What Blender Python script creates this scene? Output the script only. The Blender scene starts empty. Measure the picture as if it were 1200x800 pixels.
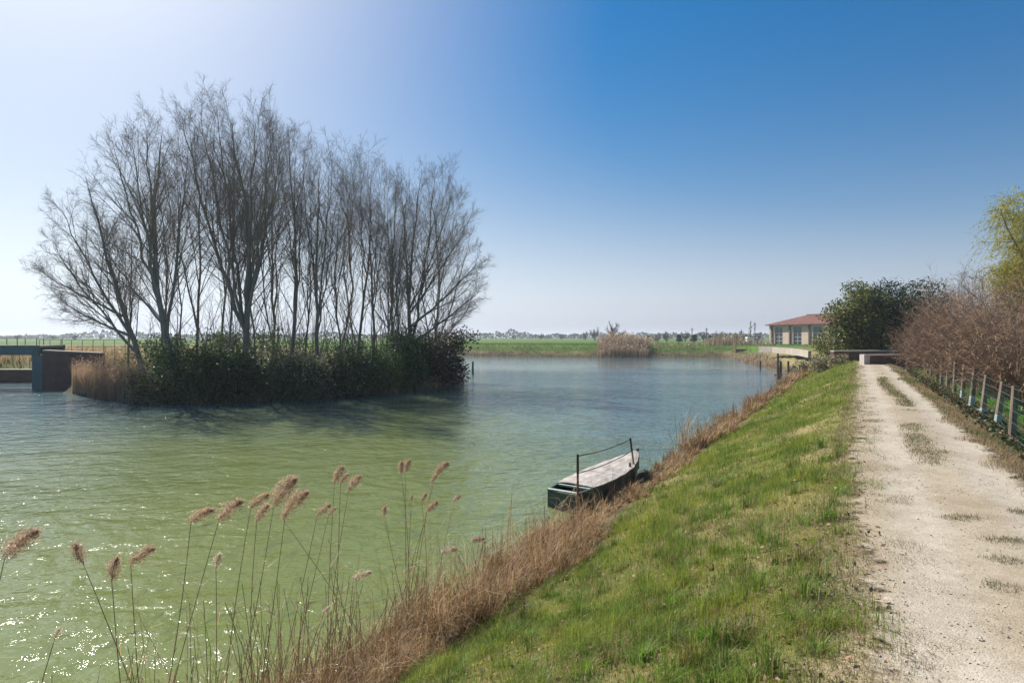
import bpy, math
import numpy as np
from mathutils import Vector

# ------------------------------------------------------------------ camera, world, sun, exposure
sc = bpy.context.scene
col = sc.collection
R = math.radians
F = 700.0            # focal length in pixels of the 1200 x 800 photograph
HZ = 395.0           # row of the horizon
CZ = 4.0             # eye height above the water (water lies at z = 0)

cam_d = bpy.data.cameras.new('camera')
cam_d.sensor_width = 36.0
cam_d.lens = 36.0 * F / 1200.0
cam_d.shift_y = -(400.0 - HZ) / 1200.0
cam_d.clip_start = 0.05
cam_d.clip_end = 20000.0
cam = bpy.data.objects.new('camera', cam_d)
cam.location = (0, 0, CZ)
cam.rotation_euler = (R(90), 0, 0)
col.objects.link(cam)
sc.camera = cam

SUN_AZ, SUN_EL = -41.0, 42.0      # degrees right of the view axis, degrees up
world = bpy.data.worlds.new('World')
sc.world = world
world.use_nodes = True
wt = world.node_tree
sky = wt.nodes.new('ShaderNodeTexSky')
sky.sky_type = 'NISHITA'
sky.sun_disc = False
sky.sun_elevation = R(SUN_EL)
sky.sun_rotation = R(SUN_AZ)
sky.altitude = 0
sky.air_density = 1.0
sky.dust_density = 2.2
sky.ozone_density = 5.5
bg = wt.nodes['Background']
hs = wt.nodes.new('ShaderNodeHueSaturation')
hs.inputs['Saturation'].default_value = 1.75
wt.links.new(sky.outputs[0], hs.inputs['Color'])
# pale ground haze towards the horizon, the same all round
tcw = wt.nodes.new('ShaderNodeTexCoord')
sxw = wt.nodes.new('ShaderNodeSeparateXYZ')
wt.links.new(tcw.outputs['Generated'], sxw.inputs[0])
zc = wt.nodes.new('ShaderNodeMath'); zc.operation = 'MAXIMUM'
wt.links.new(sxw.outputs[2], zc.inputs[0]); zc.inputs[1].default_value = 0.0
zs = wt.nodes.new('ShaderNodeMath'); zs.operation = 'MULTIPLY'
wt.links.new(zc.outputs[0], zs.inputs[0]); zs.inputs[1].default_value = -1 / .135
ze_ = wt.nodes.new('ShaderNodeMath'); ze_.operation = 'EXPONENT'
wt.links.new(zs.outputs[0], ze_.inputs[0])
mrw = wt.nodes.new('ShaderNodeMath'); mrw.operation = 'MULTIPLY'
wt.links.new(ze_.outputs[0], mrw.inputs[0]); mrw.inputs[1].default_value = .97
bww = wt.nodes.new('ShaderNodeRGBToBW')
wt.links.new(sky.outputs[0], bww.inputs[0])
tiw = wt.nodes.new('ShaderNodeMix')
tiw.data_type = 'RGBA'
tiw.blend_type = 'MULTIPLY'
tiw.clamp_result = False
tiw.inputs[0].default_value = 1.0
wt.links.new(bww.outputs[0], tiw.inputs[6])
tiw.inputs[7].default_value = (2.12, 2.25, 2.62, 1)
mxw = wt.nodes.new('ShaderNodeMix')
mxw.data_type = 'RGBA'
wt.links.new(mrw.outputs[0], mxw.inputs[0])
wt.links.new(hs.outputs[0], mxw.inputs[6])
wt.links.new(tiw.outputs[2], mxw.inputs[7])
# highlight shoulder near the sun, as the camera records it
vm1 = wt.nodes.new('ShaderNodeVectorMath'); vm1.operation = 'MULTIPLY'
vm1.inputs[1].default_value = (1.27, 1.28, 1.33)
wt.links.new(mxw.outputs[2], vm1.inputs[0])
vm2 = wt.nodes.new('ShaderNodeVectorMath'); vm2.operation = 'MULTIPLY_ADD'
vm2.inputs[1].default_value = (.083, .072, .072)
vm2.inputs[2].default_value = (1, 1, 1)
wt.links.new(mxw.outputs[2], vm2.inputs[0])
vm3 = wt.nodes.new('ShaderNodeVectorMath'); vm3.operation = 'DIVIDE'
wt.links.new(vm1.outputs[0], vm3.inputs[0])
wt.links.new(vm2.outputs[0], vm3.inputs[1])
wt.links.new(vm3.outputs[0], bg.inputs[0])
bg.inputs[1].default_value = 0.058

sun_d = bpy.data.lights.new('sun', 'SUN')
sun_d.energy = 4.6
sun_d.angle = R(0.53)
sun_d.color = (1.0, 0.95, 0.87)
sun = bpy.data.objects.new('sun', sun_d)
col.objects.link(sun)
sd_vec = Vector((math.sin(R(SUN_AZ)) * math.cos(R(SUN_EL)), math.cos(R(SUN_AZ)) * math.cos(R(SUN_EL)), math.sin(R(SUN_EL))))
sun.rotation_euler = (-sd_vec).to_track_quat('-Z', 'Y').to_euler()

vs = sc.view_settings
vs.view_transform = 'Standard'
vs.look = 'None'
vs.exposure = 0.9
vs.gamma = 1.0
vs.use_curve_mapping = False
cy = sc.cycles
cy.max_bounces = 8
cy.diffuse_bounces = 3
cy.glossy_bounces = 3
cy.transmission_bounces = 6
cy.volume_bounces = 0
cy.transparent_max_bounces = 8
cy.sample_clamp_direct = 30.0
cy.sample_clamp_indirect = 4.0
cy.caustics_reflective = False
cy.caustics_refractive = False
cy.use_denoising = True

# ------------------------------------------------------------------ helpers
rng = np.random.default_rng(7)
D_ = np.array([0.5, 0.8660254, 0.0])       # along the path
N_ = np.array([0.8660254, -0.5, 0.0])      # across it, to the right
PATH_Z = 2.2


def at(px, py, Y):
    return np.array([(px - 600) / F * Y, Y, CZ - (py - HZ) / F * Y])


def gp(px, py, z=0.0):
    return at(px, py, (CZ - z) * F / (py - HZ))


def ST(x, y):
    return 0.5 * x + 0.8660254 * y, 0.8660254 * x - 0.5 * y


def XY(s, t):
    return 0.5 * s + 0.8660254 * t, 0.8660254 * s - 0.5 * t


_lat = np.random.default_rng(99).random((256, 256))


def noise2(x, y, scale=1.0, off=0.0):
    x = np.asarray(x) * scale + 37.3 + off * 17.1
    y = np.asarray(y) * scale + 11.7 + off * 5.3
    xi, yi = np.floor(x).astype(int), np.floor(y).astype(int)
    fx, fy = x - xi, y - yi
    fx, fy = fx * fx * (3 - 2 * fx), fy * fy * (3 - 2 * fy)
    g = lambda i, j: _lat[i % 256, j % 256]
    return (g(xi, yi) * (1 - fx) + g(xi + 1, yi) * fx) * (1 - fy) + (g(xi, yi + 1) * (1 - fx) + g(xi + 1, yi + 1) * fx) * fy


def fbm(x, y, scale=1.0, off=0.0):
    return (noise2(x, y, scale, off) + 0.5 * noise2(x, y, scale * 2.1, off + 1) + 0.25 * noise2(x, y, scale * 4.3, off + 2)) / 1.75


def sstep(a, b, v):
    k = np.clip((np.asarray(v, float) - a) / (b - a), 0, 1)
    return k * k * (3 - 2 * k)


def mesh_from(name, V, faces, colors=None, smooth=False):
    """faces: list of integer arrays, each (n, k)."""
    me = bpy.data.meshes.new(name)
    V = np.asarray(V, np.float32)
    me.vertices.add(len(V))
    me.vertices.foreach_set('co', V.ravel())
    loops, starts, tot = [], [], 0
    for f in faces:
        f = np.asarray(f, np.int32)
        if len(f) == 0:
            continue
        loops.append(f.ravel())
        starts.append(tot + np.arange(len(f), dtype=np.int32) * f.shape[1])
        tot += f.size
    loops = np.concatenate(loops)
    starts = np.concatenate(starts)
    me.loops.add(tot)
    me.loops.foreach_set('vertex_index', loops)
    me.polygons.add(len(starts))
    me.polygons.foreach_set('loop_start', starts)
    me.polygons.foreach_set('use_smooth', np.full(len(starts), smooth, bool))
    if colors is not None:
        a = me.color_attributes.new('Col', 'FLOAT_COLOR', 'POINT')
        c4 = np.ones((len(V), 4), np.float32)
        c4[:, :3] = colors
        a.data.foreach_set('color', c4.ravel())
    me.update(calc_edges=True)
    return me


def tag(o, label=None, cat=None, group=None, kind=None):
    if label: o['label'] = label
    if cat: o['category'] = cat
    if group: o['group'] = group
    if kind: o['kind'] = kind
    return o


def link(name, me, mat=None, parent=None, loc=None):
    o = bpy.data.objects.new(name, me)
    col.objects.link(o)
    if mat is not None and me is not None and not me.materials:
        me.materials.append(mat)
    if parent is not None: o.parent = parent
    if loc is not None: o.location = [float(v) for v in loc]
    return o


def empty(name, loc, rz=0.0):
    o = bpy.data.objects.new(name, None)
    o.empty_display_size = 0.3
    col.objects.link(o)
    o.location = [float(v) for v in loc]
    o.rotation_euler = (0, 0, rz)
    return o


ORD = ['first', 'second', 'third', 'fourth', 'fifth', 'sixth', 'seventh', 'eighth', 'ninth', 'tenth', 'eleventh', 'twelfth', 'thirteenth',
       'fourteenth', 'fifteenth', 'sixteenth', 'seventeenth', 'eighteenth', 'nineteenth', 'twentieth', 'twenty-first', 'twenty-second',
       'twenty-third', 'twenty-fourth', 'twenty-fifth', 'twenty-sixth', 'twenty-seventh', 'twenty-eighth', 'twenty-ninth', 'thirtieth',
       'thirty-first', 'thirty-second', 'thirty-third', 'thirty-fourth']


class MB:
    """collects boxes, bars and tubes into one mesh"""

    def __init__(s): s.v, s.f3, s.f4, s.n = [], [], [], 0

    def add(s, V, F3=None, F4=None):
        s.v.append(np.asarray(V, float))
        if F3 is not None and len(F3): s.f3.append(np.asarray(F3) + s.n)
        if F4 is not None and len(F4): s.f4.append(np.asarray(F4) + s.n)
        s.n += len(V)
        return s

    def box(s, x0, x1, y0, y1, z0, z1):
        V = [(x, y, z) for z in (z0, z1) for y in (y0, y1) for x in (x0, x1)]
        return s.add(V, None, [(0, 2, 3, 1), (4, 5, 7, 6), (0, 1, 5, 4), (2, 6, 7, 3), (0, 4, 6, 2), (1, 3, 7, 5)])

    def prism(s, poly, z0, z1):
        """poly: xy points counter-clockwise; z0/z1 scalars or per-point"""
        n = len(poly)
        z0 = np.broadcast_to(z0, n); z1 = np.broadcast_to(z1, n)
        V = [(p[0], p[1], a) for p, a in zip(poly, z0)] + [(p[0], p[1], a) for p, a in zip(poly, z1)]
        F4 = [(i, (i + 1) % n, n + (i + 1) % n, n + i) for i in range(n)]
        F3 = [(0, i + 1, i) for i in range(1, n - 1)] + [(n, n + i, n + i + 1) for i in range(1, n - 1)]
        return s.add(V, F3, F4)

    def tube(s, pts, radii, sides=6, caps=True):
        V, F4 = tubes(np.array([pts], float), np.array([radii], float), sides)
        F3 = None
        if caps:
            n = len(pts)
            F3 = [(0, i + 1, i) for i in range(1, sides - 1)]
            o = (n - 1) * sides
            F3 += [(o, o + i, o + i + 1) for i in range(1, sides - 1)]
        return s.add(V, F3, F4)

    def mesh(s, name, smooth=False):
        return mesh_from(name, np.concatenate(s.v), ([np.concatenate(s.f4)] if s.f4 else []) + ([np.concatenate(s.f3)] if s.f3 else []), None, smooth)

    def build(s, name, mat, parent=None, loc=None, smooth=False):
        return link(name, s.mesh(name, smooth), mat, parent, loc)


def tubes(P, Rr, sides):
    """P (N,n,3), Rr (N,n) -> verts, quads"""
    N, n, _ = P.shape
    T = np.gradient(P, axis=1)
    T /= np.linalg.norm(T, axis=2, keepdims=True) + 1e-9
    ref = np.where(np.abs(T[:, :1, 2:3]) > 0.9, np.array([1.0, 0, 0]), np.array([0, 0, 1.0]))
    A = np.cross(T, np.broadcast_to(ref, T.shape))
    A /= np.linalg.norm(A, axis=2, keepdims=True) + 1e-9
    B = np.cross(T, A)
    th = np.arange(sides) / sides * 2 * np.pi
    V = P[:, :, None, :] + Rr[:, :, None, None] * (A[:, :, None, :] * np.cos(th)[None, None, :, None] + B[:, :, None, :] * np.sin(th)[None, None, :, None])
    base = (np.arange(N)[:, None, None] * n + np.arange(n - 1)[None, :, None]) * sides
    k = np.arange(sides)[None, None, :]
    k2 = (k + 1) % sides
    Q = np.stack([base + k, base + k2, base + sides + k2, base + sides + k], axis=-1)
    return V.reshape(-1, 3), Q.reshape(-1, 4)


def unit(v):
    return v / (np.linalg.norm(v, axis=-1, keepdims=True) + 1e-9)


def grow(P0, D, L, Rad, nseg, wob, trop, rg, tip=0.25):
    """a batch of branches -> points (N,nseg+1,3), radii"""
    N = len(P0)
    pts = np.empty((N, nseg + 1, 3)); pts[:, 0] = P0
    d = unit(D)
    for i in range(nseg):
        d = unit(d + rg.normal(0, wob, (N, 3)) + np.array([0, 0, trop]))
        pts[:, i + 1] = pts[:, i] + d * (L / nseg)[:, None]
    r = Rad[:, None] * np.linspace(1, tip, nseg + 1)[None, :]
    return pts, r


def children(pts, r, L, k, umin, umax, ang, lf, rf, rg, shrink=0.55):
    N, n, _ = pts.shape
    u = (np.arange(k)[None, :] + rg.random((N, k))) / k * (umax - umin) + umin
    f = u * (n - 1)
    i = np.clip(f.astype(int), 0, n - 2)
    w = (f - i)[..., None]
    rows = np.arange(N)[:, None]
    p = pts[rows, i] * (1 - w) + pts[rows, i + 1] * w
    d = unit(pts[rows, i + 1] - pts[rows, i])
    rr = r[rows, i] * (1 - w[..., 0]) + r[rows, i + 1] * w[..., 0]
    side = unit(np.cross(d, rg.normal(0, 1, d.shape)))
    a = np.radians(rg.uniform(ang[0], ang[1], (N, k)))[..., None]
    nd = d * np.cos(a) + side * np.sin(a)
    nl = L[:, None] * lf * (1 - shrink * u) * rg.uniform(0.7, 1.25, (N, k))
    return p.reshape(-1, 3), nd.reshape(-1, 3), nl.ravel(), np.minimum(rr * rf, 1).ravel()


def blades(P, h, az, lean, w, c, two=True, curl=0.5):
    """grass blades: P (N,3) roots; returns V, faces3, faces4, colours"""
    N = len(P)
    out = np.stack([np.cos(az), np.sin(az), np.zeros(N)], 1)
    side = np.stack([-np.sin(az), np.cos(az), np.zeros(N)], 1)
    wv = side * (w / 2)[:, None]
    up = np.array([0, 0, 1.0])
    if two:
        m = P + (out * (lean * 0.5 * (1 - curl))[:, None] + up * np.sqrt(np.maximum(1 - (lean * .5) ** 2, .1))[:, None]) * (h * 0.55)[:, None]
        e = P + (out * lean[:, None] + up * np.sqrt(np.maximum(1 - lean ** 2, 0.02))[:, None]) * h[:, None]
        V = np.stack([P - wv, P + wv, m - wv * .8, m + wv * .8, e], 1).reshape(-1, 3)
        b = np.arange(N)[:, None] * 5
        f4 = b + np.array([[0, 1, 3, 2]])
        f3 = b + np.array([[2, 3, 4]])
        k = 5
    else:
        e = P + (out * lean[:, None] + up * np.sqrt(np.maximum(1 - lean ** 2, 0.02))[:, None]) * h[:, None]
        V = np.stack([P - wv, P + wv, e], 1).reshape(-1, 3)
        f3 = np.arange(N)[:, None] * 3 + np.array([[0, 1, 2]])
        f4 = np.zeros((0, 4), int)
        k = 3
    return V, f3, f4, np.repeat(c, k, axis=0)


class Soup:
    def __init__(s): s.V, s.f3, s.f4, s.c, s.n = [], [], [], [], 0

    def add(s, V, f3, f4, c):
        s.V.append(V); s.c.append(c)
        if f3 is not None: s.f3.append(f3 + s.n)
        if f4 is not None: s.f4.append(f4 + s.n)
        s.n += len(V)

    def mesh(s, name):
        fs = []
        if s.f3: fs.append(np.concatenate(s.f3))
        if s.f4: fs.append(np.concatenate(s.f4))
        return mesh_from(name, np.concatenate(s.V), fs, np.concatenate(s.c))


def leaves(P, size, rg, c, aspect=0.5, droop=0.0, nrm=None):
    """rhombic leaves with a fold; P centres"""
    N = len(P)
    a = rg.normal(0, 1, (N, 3))
    a[:, 2] -= droop
    a = unit(a)
    b = rg.normal(0, 1, (N, 3)) if nrm is None else np.cross(nrm + rg.normal(0, .45, (N, 3)), a)
    b = unit(b - a * np.sum(a * b, 1, keepdims=True))
    L = a * (size / 2)[:, None]
    W = b * (size * aspect / 2)[:, None]
    V = np.stack([P - L, P + W, P + L, P - W], 1).reshape(-1, 3)
    f4 = np.arange(N)[:, None] * 4 + np.array([[0, 1, 2, 3]])
    return V, None, f4, np.repeat(c, 4, axis=0)


def vary(base, N, rg, amt=0.25, hue=0.08):
    c = np.array(base)[None, :] * (1 + rg.normal(0, amt, (N, 1))) * (1 + rg.normal(0, hue, (N, 3)))
    return np.clip(c, 0.005, 0.9)


def mixc(c1, c2, m):
    return c1 * (1 - m[:, None]) + c2 * m[:, None]


# ------------------------------------------------------------------ materials
def new_mat(name):
    m = bpy.data.materials.new(name)
    m.use_nodes = True
    nt = m.node_tree
    b = nt.nodes['Principled BSDF']
    return m, nt, b


def ramp(nt, fac, stops):
    r = nt.nodes.new('ShaderNodeValToRGB')
    el = r.color_ramp.elements
    while len(el) < len(stops): el.new(0.5)
    for e, (p, c) in zip(el, stops):
        e.position = p
        e.color = (*c, 1)
    nt.links.new(fac, r.inputs[0])
    return r.outputs[0]


def coords(nt, scale=(1, 1, 1), kind='Object', rot=(0, 0, 0)):
    tc = nt.nodes.new('ShaderNodeTexCoord')
    mp = nt.nodes.new('ShaderNodeMapping')
    mp.inputs['Scale'].default_value = scale
    mp.inputs['Rotation'].default_value = rot
    nt.links.new(tc.outputs[kind], mp.inputs[0])
    return mp.outputs[0]


def noise(nt, vec, scale, detail=4, rough=0.55, dist=0.0):
    n = nt.nodes.new('ShaderNodeTexNoise')
    n.inputs['Scale'].default_value = scale
    n.inputs['Detail'].default_value = detail
    n.inputs['Roughness'].default_value = rough
    n.inputs['Distortion'].default_value = dist
    nt.links.new(vec, n.inputs['Vector'])
    return n.outputs[0]


def bump(nt, height, strength, distance, normal=None):
    b = nt.nodes.new('ShaderNodeBump')
    b.inputs['Strength'].default_value = strength
    b.inputs['Distance'].default_value = distance
    nt.links.new(height, b.inputs['Height'])
    if normal is not None: nt.links.new(normal, b.inputs['Normal'])
    return b.outputs[0]


def math_n(nt, op, a, b=None):
    n = nt.nodes.new('ShaderNodeMath')
    n.operation = op
    for i, v in enumerate((a, b)):
        if v is None: continue
        if isinstance(v, (int, float)): n.inputs[i].default_value = v
        else: nt.links.new(v, n.inputs[i])
    return n.outputs[0]


def mixrgb(nt, fac, a, b, mode='MIX'):
    n = nt.nodes.new('ShaderNodeMix')
    n.data_type = 'RGBA'
    n.blend_type = mode
    for sock, v in ((n.inputs[0], fac), (n.inputs[6], a), (n.inputs[7], b)):
        if isinstance(v, (int, float)): sock.default_value = v
        elif isinstance(v, tuple): sock.default_value = (*v, 1)
        else: nt.links.new(v, sock)
    return n.outputs[2]


def solid(name, c1, c2, scale=3.0, rough=0.85, bmp=0.0, stretch=(1, 1, 1), metal=0.0):
    m, nt, b = new_mat(name)
    v = coords(nt, stretch)
    n = noise(nt, v, scale, 6, 0.65)
    nt.links.new(ramp(nt, n, [(0.3, c1), (0.7, c2)]), b.inputs['Base Color'])
    b.inputs['Roughness'].default_value = rough
    b.inputs['Metallic'].default_value = metal
    if bmp:
        nt.links.new(bump(nt, n, 1.0, bmp), b.inputs['Normal'])
    return m


def plant(name, translucent=0.45, rough=0.6, spec=0.3):
    """colour from the mesh's own Col attribute, thin translucent leaf"""
    m, nt, b = new_mat(name)
    at_ = nt.nodes.new('ShaderNodeAttribute'); at_.attribute_name = 'Col'
    nt.links.new(at_.outputs['Color'], b.inputs['Base Color'])
    b.inputs['Roughness'].default_value = rough
    b.inputs['Specular IOR Level'].default_value = spec
    if translucent:
        tr = nt.nodes.new('ShaderNodeBsdfTranslucent')
        nt.links.new(at_.outputs['Color'], tr.inputs[0])
        mx = nt.nodes.new('ShaderNodeMixShader')
        mx.inputs[0].default_value = translucent
        nt.links.new(b.outputs[0], mx.inputs[1]); nt.links.new(tr.outputs[0], mx.inputs[2])
        nt.links.new(mx.outputs[0], nt.nodes['Material Output'].inputs[0])
    return m


M = {}
M['grass'] = plant('grass_blades', 0.5, 0.55, 0.3)
M['straw'] = plant('dry_straw', 0.35, 0.6, 0.3)
M['leaf'] = plant('evergreen_leaf', 0.38, 0.5, 0.35)
M['willow'] = plant('willow_leaf', 0.5, 0.6, 0.2)
M['plume'] = plant('reed_plume', 0.55, 0.8, 0.1)
M['litter'] = plant('leaf_litter', 0.15, 0.8, 0.1)
M['pebble'] = plant('pebbles', 0.0, 0.85, 0.2)
M['bark'] = solid('grey_bark', (0.15, 0.125, 0.1), (0.33, 0.28, 0.225), 6, 0.9, 0.01, (1, 1, .25))
M['twig'] = solid('dark_twigs', (0.17, 0.135, 0.105), (0.27, 0.215, 0.17), 2, 0.85)
M['shrubtwig'] = solid('reddish_twigs', (0.2, 0.115, 0.07), (0.36, 0.23, 0.145), 1.2, 0.8)
M['stem'] = solid('dry_reed_stem', (0.3, 0.205, 0.11), (0.5, 0.38, 0.22), 3, 0.7)
M['concrete'] = solid('pale_concrete', (0.3, 0.25, 0.205), (0.42, 0.36, 0.3), 1.2, 0.9, 0.004)
M['stone'] = solid('pale_stone', (0.42, 0.38, 0.33), (0.58, 0.53, 0.47), 4, 0.85, 0.004)
M['darkwood'] = solid('weathered_wood', (0.07, 0.055, 0.045), (0.16, 0.13, 0.105), 8, 0.9, 0.006, (1, 1, .15))
M['postwood'] = solid('fence_wood', (0.11, 0.078, 0.055), (0.27, 0.20, 0.145), 9, 0.9, 0.006, (1, 1, .12))
M['rust'] = solid('rusty_iron', (0.12, 0.045, 0.025), (0.25, 0.11, 0.06), 18, 0.8, 0.001)
M['ochre'] = solid('ochre_pole', (0.28, 0.19, 0.07), (0.4, 0.29, 0.13), 14, 0.7, 0.001)
M['blackpaint'] = solid('black_paint', (0.02, 0.02, 0.02), (0.05, 0.045, 0.04), 10, 0.5)
M['rope'] = solid('dark_rope', (0.03, 0.028, 0.026), (0.07, 0.06, 0.05), 30, 0.9)
M['teal'] = solid('teal_painted_steel', (0.04, 0.10, 0.10), (0.08, 0.16, 0.155), 1.5, 0.55)
M['sleeve'] = solid('pale_plastic_sleeve', (0.28, 0.34, 0.32), (0.42, 0.48, 0.45), 3, 0.4)
M['net'] = solid('green_net', (0.012, 0.085, 0.05), (0.02, 0.12, 0.07), 3, 0.5)
M['wire'] = solid('galvanised_wire', (0.12, 0.12, 0.115), (0.2, 0.2, 0.19), 8, 0.6, 0, (1, 1, 1), 0.2)
M['hull'] = solid('dark_green_hull', (0.02, 0.05, 0.038), (0.065, 0.11, 0.085), 3, 0.5, 0.002)
M['gunwale'] = solid('faded_green_rim', (0.3, 0.36, 0.29), (0.45, 0.5, 0.41), 9, 0.7, 0.002)
M['cover'] = solid('weathered_cover', (0.17, 0.145, 0.125), (0.5, 0.45, 0.405), 2.2, 0.85, 0.006, (1, 2.6, 1))
M['wallrender'] = solid('beige_render', (0.6, 0.42, 0.335), (0.7, 0.52, 0.42), .6, 0.9)
M['pilaster'] = solid('brown_downpipe', (0.1, 0.06, 0.045), (0.16, 0.1, 0.075), 1, 0.7)
M['framewhite'] = solid('window_frame_paint', (0.5, 0.52, 0.52), (0.62, 0.63, 0.62), 2, 0.5)
M['whitevan'] = solid('white_paint', (0.72, 0.73, 0.74), (0.8, 0.8, 0.8), 1, 0.4)


def brick_mat(name, c1, c2, mortar, scale=1.0):
    m, nt, b = new_mat(name)
    tc = nt.nodes.new('ShaderNodeTexCoord')
    sep = nt.nodes.new('ShaderNodeSeparateXYZ'); nt.links.new(tc.outputs['Object'], sep.inputs[0])
    cmb = nt.nodes.new('ShaderNodeCombineXYZ')
    nt.links.new(math_n(nt, 'ADD', sep.outputs[0], sep.outputs[1]), cmb.inputs[0]); nt.links.new(sep.outputs[2], cmb.inputs[1])
    br = nt.nodes.new('ShaderNodeTexBrick')
    nt.links.new(cmb.outputs[0], br.inputs['Vector'])
    br.inputs['Color1'].default_value = (*c1, 1); br.inputs['Color2'].default_value = (*c2, 1); br.inputs['Mortar'].default_value = (*mortar, 1)
    br.inputs['Scale'].default_value = scale
    br.inputs['Brick Width'].default_value = .25; br.inputs['Row Height'].default_value = .075; br.inputs['Mortar Size'].default_value = .008
    n = noise(nt, tc.outputs['Object'], 1.7, 5)
    nt.links.new(mixrgb(nt, 0.6, br.outputs[0], ramp(nt, n, [(.3, (.45, .45, .45)), (.7, (1.1, 1.1, 1.1))]), 'MULTIPLY'), b.inputs['Base Color'])
    nt.links.new(bump(nt, br.outputs[1], -1.0, .006), b.inputs['Normal'])
    b.inputs['Roughness'].default_value = .9
    return m


M['brick'] = brick_mat('red_brown_brick', (0.2, 0.085, 0.06), (0.13, 0.06, 0.045), (0.2, 0.17, 0.14))
M['oldbrick'] = brick_mat('old_dark_brick', (0.2, 0.085, 0.06), (0.13, 0.065, 0.05), (0.14, 0.12, 0.1))


def glass_mat():
    m, nt, b = new_mat('window_glass')
    b.inputs['Base Color'].default_value = (0.05, 0.06, 0.065, 1)
    b.inputs['Roughness'].default_value = 0.08
    b.inputs['IOR'].default_value = 1.5
    n = noise(nt, coords(nt), 0.5, 2)
    nt.links.new(bump(nt, n, 0.4, 0.05), b.inputs['Normal'])
    return m


M['glass'] = glass_mat()


def roof_mat():
    m, nt, b = new_mat('red_roof_tiles')
    v = coords(nt)
    w = nt.nodes.new('ShaderNodeTexWave'); w.wave_type = 'BANDS'; w.bands_direction = 'X'
    w.inputs['Scale'].default_value = 1.4; w.inputs['Distortion'].default_value = .3
    nt.links.new(v, w.inputs[0])
    n = noise(nt, v, 1.1, 6, .7)
    c = ramp(nt, n, [(.3, (.07, .025, .018)), (.55, (.16, .055, .036)), (.75, (.24, .10, .065))])
    nt.links.new(c, b.inputs['Base Color'])
    nt.links.new(bump(nt, w.outputs[1], .8, .06), b.inputs['Normal'])
    b.inputs['Roughness'].default_value = .85
    return m


M['roof'] = roof_mat()


def ground_mat():
    m, nt, b = new_mat('ground')
    a = nt.nodes.new('ShaderNodeAttribute'); a.attribute_name = 'Col'
    v = coords(nt)
    n1 = noise(nt, v, 0.9, 8, .65)
    n2 = noise(nt, v, 14, 6, .7)
    c = mixrgb(nt, 0.75, a.outputs['Color'], ramp(nt, n1, [(.3, (.5, .47, .38)), (.5, (.95, .95, .9)), (.7, (1.4, 1.35, 1.2))]), 'MULTIPLY')
    c = mixrgb(nt, 0.7, c, ramp(nt, n2, [(.3, (.45, .42, .36)), (.7, (1.35, 1.3, 1.2))]), 'MULTIPLY')
    nt.links.new(c, b.inputs['Base Color'])
    b.inputs['Roughness'].default_value = .95
    b.inputs['Specular IOR Level'].default_value = .1
    nt.links.new(bump(nt, n2, .8, .03), b.inputs['Normal'])
    return m


M['ground'] = ground_mat()


def gravel_mat():
    m, nt, b = new_mat('pale_gravel')
    v = coords(nt)
    big = noise(nt, v, .8, 5, .6)
    mid = noise(nt, v, 5, 6, .7)
    vo = nt.nodes.new('ShaderNodeTexVoronoi'); vo.inputs['Scale'].default_value = 85; nt.links.new(v, vo.inputs['Vector'])
    fine = noise(nt, v, 160, 3, .7)
    c = ramp(nt, big, [(.3, (.33, .285, .225)), (.55, (.385, .34, .275)), (.75, (.42, .38, .315))])
    c = mixrgb(nt, .8, c, ramp(nt, mid, [(.3, (.78, .75, .7)), (.6, (1.03, 1.03, 1.03))]), 'MULTIPLY')
    stone = mixrgb(nt, .5, vo.outputs['Color'], (.5, .5, .5))
    bw = nt.nodes.new('ShaderNodeRGBToBW'); nt.links.new(stone, bw.inputs[0])
    c = mixrgb(nt, .55, c, ramp(nt, bw.outputs[0], [(.25, (.62, .59, .55)), (.7, (1.3, 1.3, 1.3))]), 'MULTIPLY')
    c = mixrgb(nt, .35, c, ramp(nt, fine, [(.35, (.6, .57, .52)), (.65, (1.3, 1.3, 1.3))]), 'MULTIPLY')
    nt.links.new(c, b.inputs['Base Color'])
    b.inputs['Roughness'].default_value = .95
    b.inputs['Specular IOR Level'].default_value = .15
    h = math_n(nt, 'ADD', math_n(nt, 'MULTIPLY', vo.outputs['Distance'], -1.2), math_n(nt, 'MULTIPLY', mid, 1.4))
    nt.links.new(bump(nt, h, .5, .005), b.inputs['Normal'])
    # worn, ragged margin: the sheet thins out into the soil
    a = nt.nodes.new('ShaderNodeAttribute'); a.attribute_name = 'Col'
    se = nt.nodes.new('ShaderNodeSeparateColor'); nt.links.new(a.outputs['Color'], se.inputs[0])
    wear = math_n(nt, 'ADD', se.outputs[2], math_n(nt, 'MULTIPLY', math_n(nt, 'SUBTRACT', big, .5), 1.6))
    cw = mixrgb(nt, ramp(nt, wear, [(.1, (1, 1, 1)), (.75, (0, 0, 0))]), c, mixrgb(nt, 1.0, c, (.9, .86, .78), 'MULTIPLY'))
    nt.links.new(cw, b.inputs['Base Color'])
    e = math_n(nt, 'ADD', se.outputs[0], math_n(nt, 'MULTIPLY', math_n(nt, 'SUBTRACT', noise(nt, v, 3.2, 7, .72), .5), .9))
    k = ramp(nt, e, [(.26, (0, 0, 0)), (.36, (1, 1, 1))])
    tr = nt.nodes.new('ShaderNodeBsdfTransparent')
    mx = nt.nodes.new('ShaderNodeMixShader')
    nt.links.new(k, mx.inputs[0]); nt.links.new(tr.outputs[0], mx.inputs[1]); nt.links.new(b.outputs[0], mx.inputs[2])
    nt.links.new(mx.outputs[0], nt.nodes['Material Output'].inputs[0])
    return m


M['gravel'] = gravel_mat()


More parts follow.
